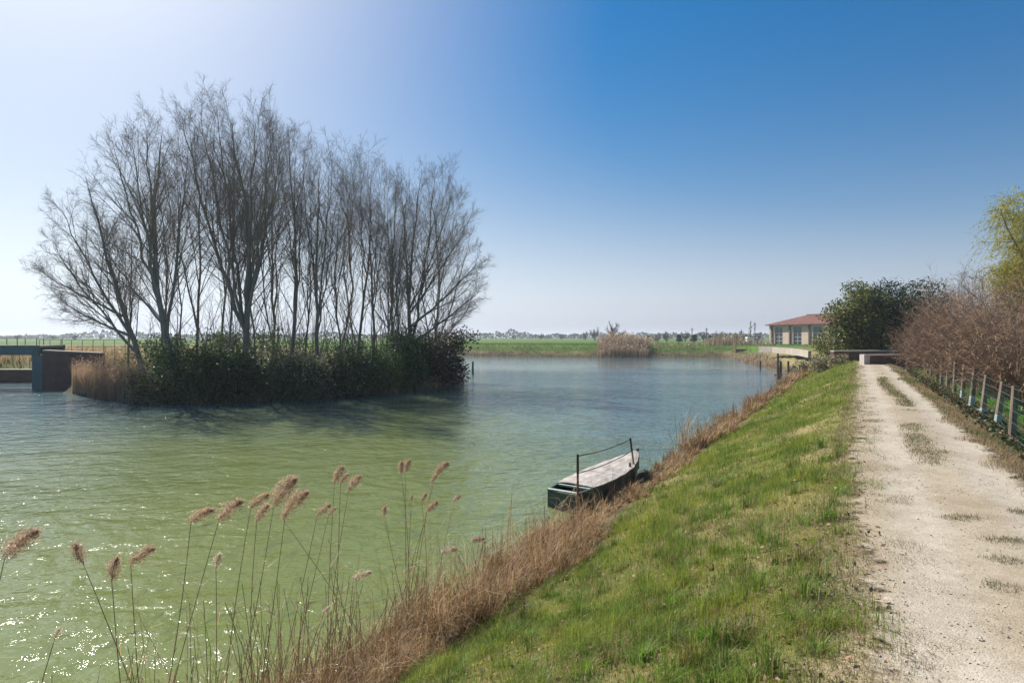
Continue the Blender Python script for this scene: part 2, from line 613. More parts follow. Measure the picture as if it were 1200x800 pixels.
def water_mat():
    m, nt, b = new_mat('murky_green_water')
    v0 = coords(nt)
    mud = noise(nt, v0, .09, 3, .5)
    shallow = ramp(nt, mud, [(.35, (.125, .155, .046)), (.65, (.155, .18, .058))])  # the water's own murky green
    sky_blue = ramp(nt, mud, [(.35, (.07, .125, .13)), (.65, (.08, .135, .14))])  # blue-grey of the mirrored sky, put into the base colour
    sep = nt.nodes.new('ShaderNodeSeparateXYZ'); nt.links.new(v0, sep.inputs[0])
    sky_reach = math_n(nt, 'ADD', math_n(nt, 'ADD', math_n(nt, 'MULTIPLY', sep.outputs[1], .35), math_n(nt, 'ADD', math_n(nt, 'ABSOLUTE', math_n(nt, 'ADD', sep.outputs[0], 5.0)), math_n(nt, 'MULTIPLY', math_n(nt, 'ADD', sep.outputs[0], 5.0), .3))), math_n(nt, 'MULTIPLY', math_n(nt, 'SUBTRACT', noise(nt, v0, .05, 4, .6, 1.0), .5), 12.0))  # grows with distance and sideways; sets where sky blue is painted in
    dm = nt.nodes.new('ShaderNodeMapRange'); dm.interpolation_type = 'SMOOTHSTEP'
    dm.inputs['From Min'].default_value = 7; dm.inputs['From Max'].default_value = 27
    nt.links.new(sky_reach, dm.inputs[0])
    nt.links.new(mixrgb(nt, dm.outputs[0], shallow, sky_blue), b.inputs['Base Color'])
    b.inputs['IOR'].default_value = 1.37
    b.inputs['Roughness'].default_value = .03
    b.inputs['Specular IOR Level'].default_value = .5
    # wind ripples over a spread of wavelengths, crests lying a little across the wind
    va = coords(nt, (1.0, 1.7, 1), 'Object', (0, 0, R(10)))
    vb = coords(nt, (1.0, 1.25, 1), 'Object', (0, 0, R(-28)))
    r1 = noise(nt, va, .5, 6, .5, .35)
    r2 = noise(nt, vb, 1.9, 4, .5, .3)
    gust = noise(nt, coords(nt, (.6, 1.6, 1), 'Object', (0, 0, R(8))), .06, 3, .5, .5)
    g = ramp(nt, gust, [(.34, (.55, .55, .55)), (.56, (1, 1, 1))])
    h = math_n(nt, 'ADD', math_n(nt, 'MULTIPLY', r1, .22), math_n(nt, 'MULTIPLY', r2, .135))
    # sheltered, smoother strip below the far bank
    lee = nt.nodes.new('ShaderNodeMapRange'); lee.interpolation_type = 'SMOOTHSTEP'
    for k_, v_ in (('From Min', 62), ('From Max', 78), ('To Min', 1.0), ('To Max', .22)):
        lee.inputs[k_].default_value = v_
    nt.links.new(math_n(nt, 'ADD', sep.outputs[1], math_n(nt, 'MULTIPLY', math_n(nt, 'SUBTRACT', noise(nt, v0, .04, 3, .5, .8), .5), 40.0)), lee.inputs[0])
    h = math_n(nt, 'MULTIPLY', math_n(nt, 'MULTIPLY', h, g), lee.outputs[0])
    nt.links.new(bump(nt, h, 1.0, 1.0), b.inputs['Normal'])
    for n_ in nt.nodes:
        if n_.type == 'BUMP' and 'Filter Width' in n_.inputs:
            n_.inputs['Filter Width'].default_value = .012
    return m


M['water'] = water_mat()

# ------------------------------------------------------------------ the ground: one sheet, water basins cut by height
def line_s(s, t):
    x, y = XY(s, t)
    return (x, y)


WATER = [line_s(-45, -4.85), line_s(62, -4.85), (30.0, 66), (32, 72), (34.7, 82), (37, 96), (43, 112), (43, 122), (32, 124), (17.5, 122.5), (4, 127), (-10.5, 133),
         (-22, 128), (-27, 105), (-31, 70), (-33.5, 56), (-37, 53), (-75, 53), (-75, -45)]
ISLAND = [(-33, 44), (-30.5, 41.8), (-27, 39), (-23.7, 37), (-20, 37.2), (-16.4, 38.4), (-12, 41.6), (-8, 46.5), (-5, 53.5), (-4.9, 57), (-8, 61), (-16, 62), (-26, 60), (-32, 52)]


def sdf_poly(x, y, poly):
    """negative inside"""
    poly = np.array(poly, float)
    d2 = np.full(x.shape, 1e18)
    inside = np.zeros(x.shape, bool)
    n = len(poly)
    for i in range(n):
        a, b_ = poly[i], poly[(i + 1) % n]
        e = b_ - a
        wx, wy = x - a[0], y - a[1]
        k = np.clip((wx * e[0] + wy * e[1]) / (e @ e), 0, 1)
        d2 = np.minimum(d2, (wx - e[0] * k) ** 2 + (wy - e[1] * k) ** 2)
        c1 = (a[1] <= y) != (b_[1] <= y)
        xi = a[0] + (y - a[1]) / (e[1] if abs(e[1]) > 1e-9 else 1e-9) * e[0]
        inside ^= c1 & (x < xi)
    return np.sqrt(d2) * np.where(inside, -1, 1)


def bank_profile(sd):
    k = np.clip(sd, -1.5, 60)
    return np.interp(k, [-1.5, 0, 0.25, 0.7, 1.6, 4.2, 4.75, 5.4, 60], [-1.0, 0.0, 0.2, 0.42, 0.85, 2.0, 2.15, 2.2, 2.2])


def height(x, y):
    x = np.asarray(x, float); y = np.asarray(y, float)
    s, t = ST(x, y)
    wob = (fbm(x, y, .35, 3) - .5) * .9
    sd = sdf_poly(x, y, WATER) + wob * np.where(np.hypot(x, y) < 80, .55, 1.6)
    h = bank_profile(sd)
    dist = np.hypot(x, y)
    # small roughness of the banks
    h = h + np.where(sd > .3, (fbm(x, y, 1.1, 5) - .5) * .17 * sstep(0.2, 1.2, sd) * (1 - .85 * sstep(-.6, -.1, t) * (1 - sstep(1.9, 2.4, t))), 0)
    # land beyond the fence lies lower, a shallow dip before it
    h = h - .25 * sstep(1.75, 2.7, t) * sstep(-4.9, 0, t) - .35 * sstep(3.2, 6.5, t)
    # dyke behind the bridge at the left
    h = h + .8 * np.exp(-((y - 82 - .05 * (x + 50)) / 7) ** 2) * sstep(-26, -36, x)
    # island
    si = -sdf_poly(x, y, ISLAND) + (fbm(x, y, .5, 9) - .5) * 1.4
    hi = np.interp(si, [-2, 0, .6, 4], [-1, 0, .45, 1.0]) + (fbm(x, y, .8, 4) - .5) * .15
    h = np.maximum(h, hi)
    return h


def axis(bands):
    out = []
    for a, b_, st in bands:
        out.append(np.arange(a, b_, st))
    return np.concatenate(out + [[bands[-1][1]]])


def geo(a, b_, n):
    return list(np.geomspace(a, b_, n))


t_ax = np.array(sorted([-v for v in geo(150, 7000, 14)] + list(np.arange(-146, -75, 4.0)) + list(np.arange(-75, -8, 1.3)) + list(np.arange(-8, -5.6, .3)) +
                       list(np.arange(-5.6, 4.0, .14)) + list(np.arange(4, 12, .8)) + list(np.arange(12, 100, 4.0)) + geo(105, 7000, 14)))
s_ax = np.array(sorted([-v for v in geo(30, 5000, 8)] + list(np.arange(-28, 0, 2.0)) + list(np.arange(0, 16, .2)) + list(np.arange(16, 40, .5)) + list(np.arange(40, 150, 1.3)) +
                       list(np.arange(150, 260, 4)) + geo(270, 9000, 20)))
SS, TT = np.meshgrid(s_ax, t_ax, indexing='ij')
GX, GY = XY(SS, TT)
GZ = height(GX, GY)
ni, nj = SS.shape
idx = np.arange(ni * nj).reshape(ni, nj)
quads = np.stack([idx[:-1, :-1], idx[1:, :-1], idx[1:, 1:], idx[:-1, 1:]], -1).reshape(-1, 4)[:, ::-1]
sdw = sdf_poly(GX, GY, WATER)
g_green = np.array([.14, .145, .042]); g_straw = np.array([.30, .235, .14]); g_soil = np.array([.11, .08, .055]); g_field = np.array([.075, .15, .022])
mix1 = sstep(.38, .62, fbm(GX, GY, .6, 21))[..., None]
C = g_green * (1 - .6 * mix1) + g_straw * .6 * mix1
near = sstep(1.3, .3, sdw)[..., None]
C = C * (1 - near) + g_soil * near
fld = (sstep(1.0, 2.5, sdw) * sstep(90, 110, GY))[..., None]
C = C * (1 - fld) + g_field * fld
lawn = (sstep(3.0, 3.8, TT) * sstep(80, 60, GY))[..., None]
C = C * (1 - lawn) + np.array([.085, .18, .026]) * lawn
verge = (sstep(1.4, 1.8, TT) * (1 - sstep(2.6, 3.2, TT)))[..., None]
C = C * (1 - verge) + np.array([.19, .15, .085]) * verge
edg = (sstep(-.32, .12, TT + (fbm(GX, GY, 2.0, 15) - .5) * .5) * sstep(2.4, 1.9, TT))[..., None]
C = C * (1 - edg) + np.array([.36, .30, .225]) * edg
isl = sstep(-2, 0, -sdf_poly(GX, GY, ISLAND))[..., None]
C = C * (1 - isl) + np.array([.07, .055, .035]) * isl
ground = link('ground', mesh_from('ground', np.stack([GX, GY, GZ], -1).reshape(-1, 3), [quads], C.reshape(-1, 3), True), M['ground'])
tag(ground, 'grassy bank and fields around the water', kind='structure')

# water sheet
mbw = MB(); mbw.box(-90, 62, -50, 145, -1.6, 0.0)
tag(mbw.build('water', M['water']), 'rippled green water of the broad canal basin', kind='structure')

# gravel path: sheet just above the ground, ragged edges, ends at the low brick walls
ps = np.concatenate([np.arange(-8, 18, .12), np.arange(18, 47.5, .3)])
ncol = 26
lt = -.3 + (fbm(ps, ps * 0, .35, 31) - .5) * .3
lt = lt + .15 * sstep(6, 0, ps)
rt = 2.0 + (fbm(ps, ps * 0, .35, 41) - .5) * .25
rt = rt + 1.2 * sstep(38, 42, ps)
uu = np.linspace(0, 1, ncol)
PT = lt[:, None] * (1 - uu) + rt[:, None] * uu
PS = np.repeat(ps[:, None], ncol, 1)
px_, py_ = XY(PS, PT)
rut = np.exp(-((PT - .5) / .26) ** 2) + np.exp(-((PT - 1.5) / .24) ** 2)
pz = height(px_, py_) + .03 - .018 * rut + (fbm(px_, py_, 1.5, 50) - .5) * .012
pz[:, 0] -= .02; pz[:, -1] -= .02
pi = np.arange(PS.size).reshape(PS.shape)
pq = np.stack([pi[:-1, :-1], pi[1:, :-1], pi[1:, 1:], pi[:-1, 1:]], -1).reshape(-1, 4)[:, ::-1]
edge_m = np.minimum(PT - lt[:, None], rt[:, None] - PT).reshape(-1, 1) * np.ones((1, 3))
edge_m = np.clip(edge_m, 0, 1)
edge_m[:, 2] = np.clip(rut, 0, 1).ravel()
tag(link('path', mesh_from('path', np.stack([px_, py_, pz], -1).reshape(-1, 3), [pq], edge_m, True), M['gravel']), 'pale gravel track along the top of the bank', kind='structure')


def in_view(x, y, margin=1.5):
    return (np.abs(x) < .86 * y + margin) & (y > .6)


# ------------------------------------------------------------------ grass on the bank (stuff)
def bank_points(n, s0, s1, t0, t1, p=1.3, off=2.0, rg=rng):
    u = rg.random(n)
    a, b_ = (s0 + off) ** (1 - p), (s1 + off) ** (1 - p)
    s = (a + u * (b_ - a)) ** (1 / (1 - p)) - off
    t = rg.uniform(t0, t1, n)
    x, y = XY(s, t)
    k = in_view(x, y)
    return s[k], t[k], x[k], y[k]


def make_bank_grass():
    rg = np.random.default_rng(11)
    sp = Soup()
    pa = bank_points(300000, 1.0, 10, -4.3, .28, 1.2, 2.0, rg)
    pb = bank_points(170000, 10, 66, -4.3, .28, 1.45, 2.0, rg)
    s, t, x, y = [np.concatenate(v) for v in zip(pa, pb)]
    dn = fbm(x, y, 1.1, 61)
    clump = noise2(x, y, 5.0, 62)
    edge = sstep(.32, -.4, t + (fbm(s, s * 0, 1.4, 63) - .5) * .9)
    low = sstep(-4.35, -3.4, t + (fbm(x, y, .8, 64) - .5) * .8)
    keep = rg.random(len(s)) < edge * (.35 + .65 * low) * np.clip(.12 + 1.5 * dn + .6 * (clump - .5), .15, 1)
    s, t, x, y, dn, clump = [v[keep] for v in (s, t, x, y, dn, clump)]
    z = height(x, y)
    d = np.hypot(x, y)
    N = len(s)
    dry = sstep(.42, .7, fbm(x, y, .75, 66) + .13 * sstep(-1.3, 0, t) - .05 + rg.normal(0, .08, N))
    isdry = rg.random(N) < .12 + .52 * dry
    tuft = sstep(.58, .8, noise2(x, y, 2.1, 67))
    h = rg.uniform(.035, .10, N) * (.65 + .9 * clump) * (1 + 1.3 * tuft) * np.where(isdry, .75, 1) * (1 - .35 * sstep(-1.2, 0, t)) * np.clip(.9 + d * .012, 1, 1.6)
    w = np.maximum(.0035, .00062 * d) * rg.uniform(.7, 1.3, N)
    lean = np.clip(rg.normal(.45, .25, N), .05, .97)
    lean = np.where(isdry, np.clip(lean + .3, 0, .98), lean)
    az = rg.uniform(0, 2 * np.pi, N)
    cg = mixc(vary((.13, .21, .022), N, rg, .24, .1), vary((.25, .29, .042), N, rg, .2, .1), sstep(.4, .65, fbm(x, y, 1.7, 68)))
    cd = vary((.44, .335, .19), N, rg, .25, .07)
    c = np.where(isdry[:, None], cd, cg)
    nr = d < 6.5
    for k, two in ((nr, True), (~nr, False)):
        sp.add(*blades(np.stack([x, y, z - .006], 1)[k], h[k], az[k], lean[k], w[k], c[k], two))
    # standing tufts
    ts, tt, tx, ty = bank_points(420, 1.5, 40, -4.0, -.15, 1.4, 2.0, rg)
    kk = rg.random(len(ts)) < .8
    tx, ty = tx[kk], ty[kk]
    for cx, cy_ in zip(tx, ty):
        dd = math.hypot(cx, cy_)
        n = int(np.clip(260 / (dd * .28 + .5), 14, 150))
        r = abs(rg.normal(0, .07, n)) + .01
        a = rg.uniform(0, 2 * np.pi, n)
        bx, by = cx + r * np.cos(a), cy_ + r * np.sin(a)
        hh = rg.uniform(.10, .24, n) * rg.uniform(.7, 1.1)
        base = vary((.14, .215, .03), 1, rg, .22, .1)[0]
        cc = vary(base, n, rg, .18, .06)
        dk = rg.random(n) < .18
        cc[dk] = vary((.32, .25, .13), dk.sum(), rg, .2)
        sp.add(*blades(np.stack([bx, by, height(bx, by) - .01], 1), hh, a + rg.normal(0, .5, n), np.clip(rg.normal(.45, .2, n), .05, .9), np.maximum(.005, .0007 * dd) * rg.uniform(.7, 1.2, n), cc, dd < 12))
    return sp


o = link('bank_grass', make_bank_grass().mesh('bank_grass'), M['grass'])
tag(o, 'green and straw-flecked grass covering the sloping bank', 'grass', kind='stuff')


def make_fringe(s0, s1, n, t0, t1, seed, hmul=1.0):
    """matted dry grass along the waterline"""
    rg = np.random.default_rng(seed)
    sp = Soup()
    nc = n // 75
    cs, ct, cx, cy_ = bank_points(nc, s0, s1, t0, t1, 1.3, 2.5, rg)
    wide = .12 + .22 * sstep(15, 22, cs) + .85 * sstep(.3, .7, fbm(cs, cs * 0, .4, 72)) + .5 * sstep(14, 6, cs)
    ok = (ct < -4.95 + wide + rg.normal(0, .18, len(cs))) & (rg.random(len(cs)) < .35 + fbm(cx, cy_, 1.2, 71))
    cs, ct, cx, cy_ = [v[ok] for v in (cs, ct, cx, cy_)]
    nb = 75
    m = len(cs)
    cd = np.hypot(cx, cy_)
    size = rg.lognormal(0, .42, m) * hmul * (.28 + .95 * fbm(cx, cy_, .9, 74))
    size *= 1 - .45 * sstep(10.5, 12.2, cs) * sstep(18, 16.5, cs)
    tone = rg.random(m)
    R_ = lambda v: np.repeat(v, nb)
    N = m * nb
    a = rg.uniform(0, 6.28, N)
    q = np.abs(rg.normal(0, .1, N)) * R_(size)
    x = R_(cx) + q * np.cos(a); y = R_(cy_) + q * np.sin(a)
    z = np.maximum(height(x, y), -.03)
    h = rg.uniform(.14, .5, N) * R_(size)
    comb = R_(rg.uniform(0, 6.28, m))
    az = np.where(rg.random(N) < .6, a, comb) + rg.normal(0, .5, N)
    lean = np.clip(rg.normal(.72, .27, N), .05, .99)
    w = np.maximum(.0045, .00075 * R_(cd)) * rg.uniform(.6, 1.4, N)
    c = mixc(vary((.24, .13, .06), N, rg, .3, .07), vary((.5, .37, .2), N, rg, .22, .06), np.clip(R_(tone) * .8 + rg.normal(0, .35, N), 0, 1))
    gr = rg.random(N) > .985 - .3 * sstep(.55, .75, fbm(x, y, 1.0, 78)) * sstep(-4.9, -4.2, R_(ct))
    c[gr] = vary((.10, .165, .025), gr.sum(), rg, .25)
    sp.add(*blades(np.stack([x, y, z - .02 + rg.random(N) * h * .35], 1), h, az, lean, w, c, True, -.4))
    return sp


o = link('dry_grass', make_fringe(1.5, 64, 240000, -5.35, -3.3, 5).mesh('dry_grass'), M['straw'])
tag(o, 'matted russet dry grass fringing the waterline of the near bank', 'dry grass', kind='stuff')


# tufts growing in the middle and on the right edge of the track, verge, lawn behind the fence
def make_path_tufts():
    rg = np.random.default_rng(23)
    sp = Soup()
    s, t, x, y = bank_points(150000, 4, 46, .45, 1.6, 1.2, 2, rg)
    prof = 1.6 * np.exp(-((t - 1.02 - .1 * np.sin(s * .4)) / .15) ** 2) * sstep(9, 11.5, s) * sstep(.34, .5, fbm(s, t * .6, .7, 81)) * sstep(36, 26, s)
    for (qx, qy, rx, rt_) in ((1125, 610, .13, .05), (1178, 637, .13, .05), (1181, 661, .09, .05), (1176, 692, .08, .06), (1196, 603, .07, .05), (1093, 531, .17, .07)):
        p = gp(qx, qy, PATH_Z)
        ps_, pt_ = ST(p[0], p[1])
        prof += 4.0 * np.exp(-((x - p[0]) / rx) ** 2 - ((y - p[1]) / (rt_ * 1.3)) ** 2)
    k = rg.random(len(s)) < np.clip(prof, 0, 1) * .8
    x, y = x[k], y[k]
    N = len(x)
    d = np.hypot(x, y)
    isd = rg.random(N) < .5
    isd = rg.random(N) < .35
    c = np.where(isd[:, None], vary((.26, .19, .1), N, rg, .25), vary((.085, .105, .022), N, rg, .25))
    sp.add(*blades(np.stack([x, y, height(x, y) + .024], 1), rg.uniform(.015, .055, N), rg.uniform(0, 6.28, N), np.clip(rg.normal(.75, .2, N), .1, .98), np.maximum(.004, .0007 * d), c, False))
    # stray runners over the left edge of the gravel
    s, t, x, y = bank_points(130000, 1.5, 44, -.35, .55, 1.3, 2, rg)
    k = rg.random(len(s)) < sstep(.45, -.1, t + (fbm(x, y, 2.2, 83) - .5) * 1.0) * .45
    x, y = x[k], y[k]
    N = len(x); d = np.hypot(x, y)
    isd = rg.random(N) < .6
    c = np.where(isd[:, None], vary((.27, .2, .11), N, rg, .25), vary((.08, .12, .025), N, rg, .25))
    sp.add(*blades(np.stack([x, y, height(x, y) + .02], 1), rg.uniform(.02, .06, N), rg.uniform(0, 6.28, N), np.clip(rg.normal(.8, .2, N), .1, .985), np.maximum(.0035, .0006 * d), c, False))
    return sp


o = link('track_grass', make_path_tufts().mesh('track_grass'), M['grass'])
tag(o, 'thin low grass growing in patches on the gravel track', 'grass', kind='stuff')


def make_verge():
    rg = np.random.default_rng(29)
    sp = Soup()
    s, t, x, y = bank_points(190000, 5, 48, 1.45, 3.3, 1.25, 2, rg)
    p = sstep(1.55, 1.95, t + (fbm(s, s * 0, 1.2, 91) - .5) * .5)
    k = rg.random(len(s)) < p * (.35 + .65 * fbm(x, y, 1.2, 92))
    s, t, x, y = s[k], t[k], x[k], y[k]
    N = len(x); d = np.hypot(x, y)
    isd = rg.random(N) < .45 + .5 * sstep(.4, .6, fbm(x, y, .6, 93)) - .3 * sstep(2.7, 3.1, t)
    c = np.where(isd[:, None], vary((.30, .22, .12), N, rg, .25), vary((.075, .115, .022), N, rg, .25))
    sp.add(*blades(np.stack([x, y, height(x, y) - .005], 1), rg.uniform(.04, .13, N), rg.uniform(0, 6.28, N), np.clip(rg.normal(.6, .25, N), .05, .98), np.maximum(.005, .0008 * d), c, False))
    # lawn behind
    s, t, x, y = bank_points(90000, 9, 60, 3.1, 14, 1.2, 2, rg)
    k = rg.random(len(s)) < .8
    x, y = x[k], y[k]
    N = len(x); d = np.hypot(x, y)
    sp.add(*blades(np.stack([x, y, height(x, y) - .005], 1), rg.uniform(.05, .12, N), rg.uniform(0, 6.28, N), np.clip(rg.normal(.5, .25, N), .05, .98), np.maximum(.012, .0013 * d), vary((.10, .22, .028), N, rg, .25), False))
    return sp


o = link('verge_grass', make_verge().mesh('verge_grass'), M['grass'])
tag(o, 'straw-coloured verge and green lawn on both sides of the fence', 'grass', kind='stuff')


def make_ivy_strip():
    rg = np.random.default_rng(31)
    s, t, x, y = bank_points(26000, 9, 46, 2.0, 3.1, 1.1, 2, rg)
    k = rg.random(len(s)) < np.exp(-((t - 2.62) / .22) ** 2) * sstep(.25, .5, fbm(s, t, .7, 95) + .1)
    x, y = x[k], y[k]
    N = len(x); d = np.hypot(x, y)
    dark = rg.random(N) < .7
    c = np.where(dark[:, None], vary((.04, .06, .018), N, rg, .3), vary((.17, .11, .06), N, rg, .3))
    P = np.stack([x, y, height(x, y) + rg.uniform(.01, .15, N)], 1)
    sp = Soup(); sp.add(*leaves(P, rg.uniform(.05, .11, N), rg, c, .7))
    return sp


o = link('ground_ivy', make_ivy_strip().mesh('ground_ivy'), M['leaf'])
tag(o, 'dark ivy and dead leaves along the foot of the fence', 'ivy', kind='stuff')


def make_litter():
    rg = np.random.default_rng(37)
    s, t, x, y = bank_points(9000, 1.5, 26, -4.2, .2, 1.6, 2, rg)
    k = rg.random(len(s)) < .25 + .75 * sstep(.45, .65, fbm(x, y, .9, 97))
    x, y = x[k], y[k]
    N = len(x)
    c = np.where((rg.random(N) < .5)[:, None], vary((.33, .235, .155), N, rg, .25), vary((.2, .12, .07), N, rg, .3))
    P = np.stack([x, y, height(x, y) + rg.uniform(.012, .055, N)], 1)
    sp = Soup(); sp.add(*leaves(P, rg.uniform(.02, .06, N), rg, c, .6, 0, np.tile([0, 0, 1.0], (N, 1))))
    # bits of twig
    n = 260
    s, t, x, y = bank_points(n, 1.5, 18, -3.8, .1, 1.5, 2, rg)
    a = rg.uniform(0, 6.28, len(x)); L = rg.uniform(.05, .2, len(x))
    p0 = np.stack([x, y, height(x, y) + .03], 1)
    p1 = np.stack([x + np.cos(a) * L, y + np.sin(a) * L, height(x + np.cos(a) * L, y + np.sin(a) * L) + .035], 1)
    V, Q = tubes(np.stack([p0, p1], 1), np.tile([.005, .003], (len(x), 1)), 3)
    sp.add(V, None, Q, np.tile([.16, .11, .075], (len(V), 1)))
    return sp


o = link('leaf_litter', make_litter().mesh('leaf_litter'), M['litter'])
tag(o, 'dead brown leaves and twigs scattered over the grass bank', 'leaf litter', kind='stuff')


def make_pebbles():
    rg = np.random.default_rng(41)
    s, t, x, y = bank_points(14000, 2, 24, -.3, 1.95, 1.5, 1.5, rg)
    k = rg.random(len(s)) < .35 + .65 * sstep(.4, .62, fbm(x, y, 1.1, 99))
    x, y = x[k], y[k]
    N = len(x)
    r = np.clip(rg.lognormal(math.log(.005), .45, N), .002, .011)
    octa = np.array([(1, 0, 0), (0, 1, 0), (-1, 0, 0), (0, -1, 0), (0, 0, .7), (0, 0, -.7)], float)
    tri = np.array([(0, 1, 4), (1, 2, 4), (2, 3, 4), (3, 0, 4), (1, 0, 5), (2, 1, 5), (3, 2, 5), (0, 3, 5)])
    a = rg.uniform(0, 6.28, N)
    sc_ = np.stack([rg.uniform(.7, 1.4, N), rg.uniform(.6, 1.1, N), rg.uniform(.6, 1, N)], 1) * r[:, None]
    v = octa[None] * sc_[:, None, :] + rg.normal(0, .14, (N, 6, 3)) * r[:, None, None]
    vx = v[..., 0] * np.cos(a)[:, None] - v[..., 1] * np.sin(a)[:, None]
    vy = v[..., 0] * np.sin(a)[:, None] + v[..., 1] * np.cos(a)[:, None]
    P = np.stack([x, y, height(x, y) + .029], 1)
    V = np.stack([vx, vy, v[..., 2]], -1) + P[:, None, :]
    f = (np.arange(N)[:, None, None] * 6 + tri[None]).reshape(-1, 3)
    c = np.repeat(vary((.42, .37, .31), N, rg, .22, .03), 6, axis=0)
    return mesh_from('gravel', V.reshape(-1, 3), [f], c)


o = link('gravel', make_pebbles(), M['pebble'])
tag(o, 'loose pale stones lying on the track', 'gravel', kind='stuff')

# ------------------------------------------------------------------ bare trees on the island
def limb_curve(p0, tip, n, rg, sag=.44):
    p1 = p0 + (tip - p0) * np.array([.6, .6, sag])
    k = np.linspace(0, 1, n + 1)[:, None]
    c = p0 * (1 - k) ** 2 + 2 * p1 * k * (1 - k) + tip * k ** 2
    wob = rg.normal(0, 1, (n + 1, 3)) * .006 * np.linalg.norm(tip - p0)
    wob[0] = 0
    return c + wob * np.array([1, 1, .3])


def bare_tree(base, tips, label, seed, trunk_h=1.4, r0=.24, dens=1.0, group='bare trees on the island', name='bare_tree', cat='tree', twig_r=.0052, mats=('bark', 'twig')):
    rg = np.random.default_rng(seed)
    base = np.array(base, float)
    base[2] = float(height(base[0], base[1])) - .08
    root = empty(name, base)
    tag(root, label, cat, group)
    r0 = r0 * .64
    mb = MB()
    n = 10
    lp, lr, ll = [], [], []
    T = [(np.array(tp, float) - base) * .925 for tp in tips]
    lead = max(range(len(T)), key=lambda i: T[i][2] - .8 * abs(T[i][0]))
    Lt = T[lead] = T[lead] * .96
    kk = np.linspace(0, 1, n + 1)[:, None]
    sway = np.array([rg.normal(0, .03), rg.normal(0, .03), 0]) * Lt[2]
    leader = Lt * kk ** np.array([1.35, 1.35, 1.0]) + sway * np.sin(kk * np.pi) + rg.normal(0, .004, (n + 1, 3)) * Lt[2] * np.array([1, 1, 0])
    leader[0] = (0, 0, -.15)
    lrad = r0 * (np.linspace(1, 0, n + 1) ** .85 * .94 + .06)
    lrad[0] *= 1.35
    hmax = max(t[2] for t in T)
    for i, tip in enumerate(T):
        if i == lead:
            c, r = leader, lrad
        else:
            wide = abs(tip[0] - Lt[0]) / max(tip[2], 1)
            u = float(np.clip(rg.uniform(.16, .5) - .32 * wide, .05, .5))
            f = u * n
            j = int(f)
            st = leader[j] * (1 - f + j) + leader[j + 1] * (f - j)
            c = limb_curve(st, tip, n, rg, .5)
            r = float(np.interp(f, np.arange(n + 1), lrad)) * rg.uniform(.5, .75) * (np.linspace(1, 0, n + 1) ** .9 * .92 + .08)
        lp.append(c); lr.append(r); ll.append(np.linalg.norm(tip))
    P, Rr, L = np.array(lp), np.array(lr), np.array(ll)
    V, Q = tubes(P, Rr, 7); mb.add(V, None, Q)
    # boughs that rise beside the limb
    p, d, l, r = children(P, Rr, L, max(3, int(15 * dens)), .16, .98, (15, 40), .42, .5, rg, .74)
    P1, R1 = grow(p, d, l, np.clip(r, .012, .042), 5, .035, .035, rg)
    V, Q = tubes(P1, R1, 5); mb.add(V, None, Q)
    mb.build('trunk', M[mats[0]], root, smooth=True)
    # twigs
    cw = MB()
    p, d, l, r = children(np.concatenate([P1]), np.concatenate([R1]), l, max(3, int(8 * dens)), .2, 1.0, (22, 58), .42, .6, rg, .5)
    P2, R2 = grow(p, d, l, np.clip(r, .0065, .02), 3, .04, .03, rg, .35)
    V, Q = tubes(P2, R2, 3); cw.add(V, None, Q)
    pl, dl, ll2, rl = children(P, Rr, L, 12, .2, 1.0, (25, 55), .16, .35, rg, .5)
    P2b, R2b = grow(pl, dl, ll2, np.clip(rl, .0065, .014), 3, .08, .06, rg, .35)
    V, Q = tubes(P2b, R2b, 3); cw.add(V, None, Q)
    l2 = np.concatenate([l, ll2])
    P2, R2 = np.concatenate([P2, P2b]), np.concatenate([R2, R2b])
    p, d, l3, r = children(P2, R2, l2, max(3, int(8 * dens)), .15, 1.0, (20, 62), .55, .7, rg, .4)
    P3, R3 = grow(p, d, np.maximum(l3, .4), np.full(len(p), twig_r), 1, .12, .08, rg, .6)
    V, Q = tubes(P3, R3, 3); cw.add(V, None, Q)
    cw.build('crown', M[mats[1]], root)
    return root


def tips_px(lst, Y, rg):
    return [at(a, b_, Y + rg.uniform(-3, 3)) for a, b_ in lst]


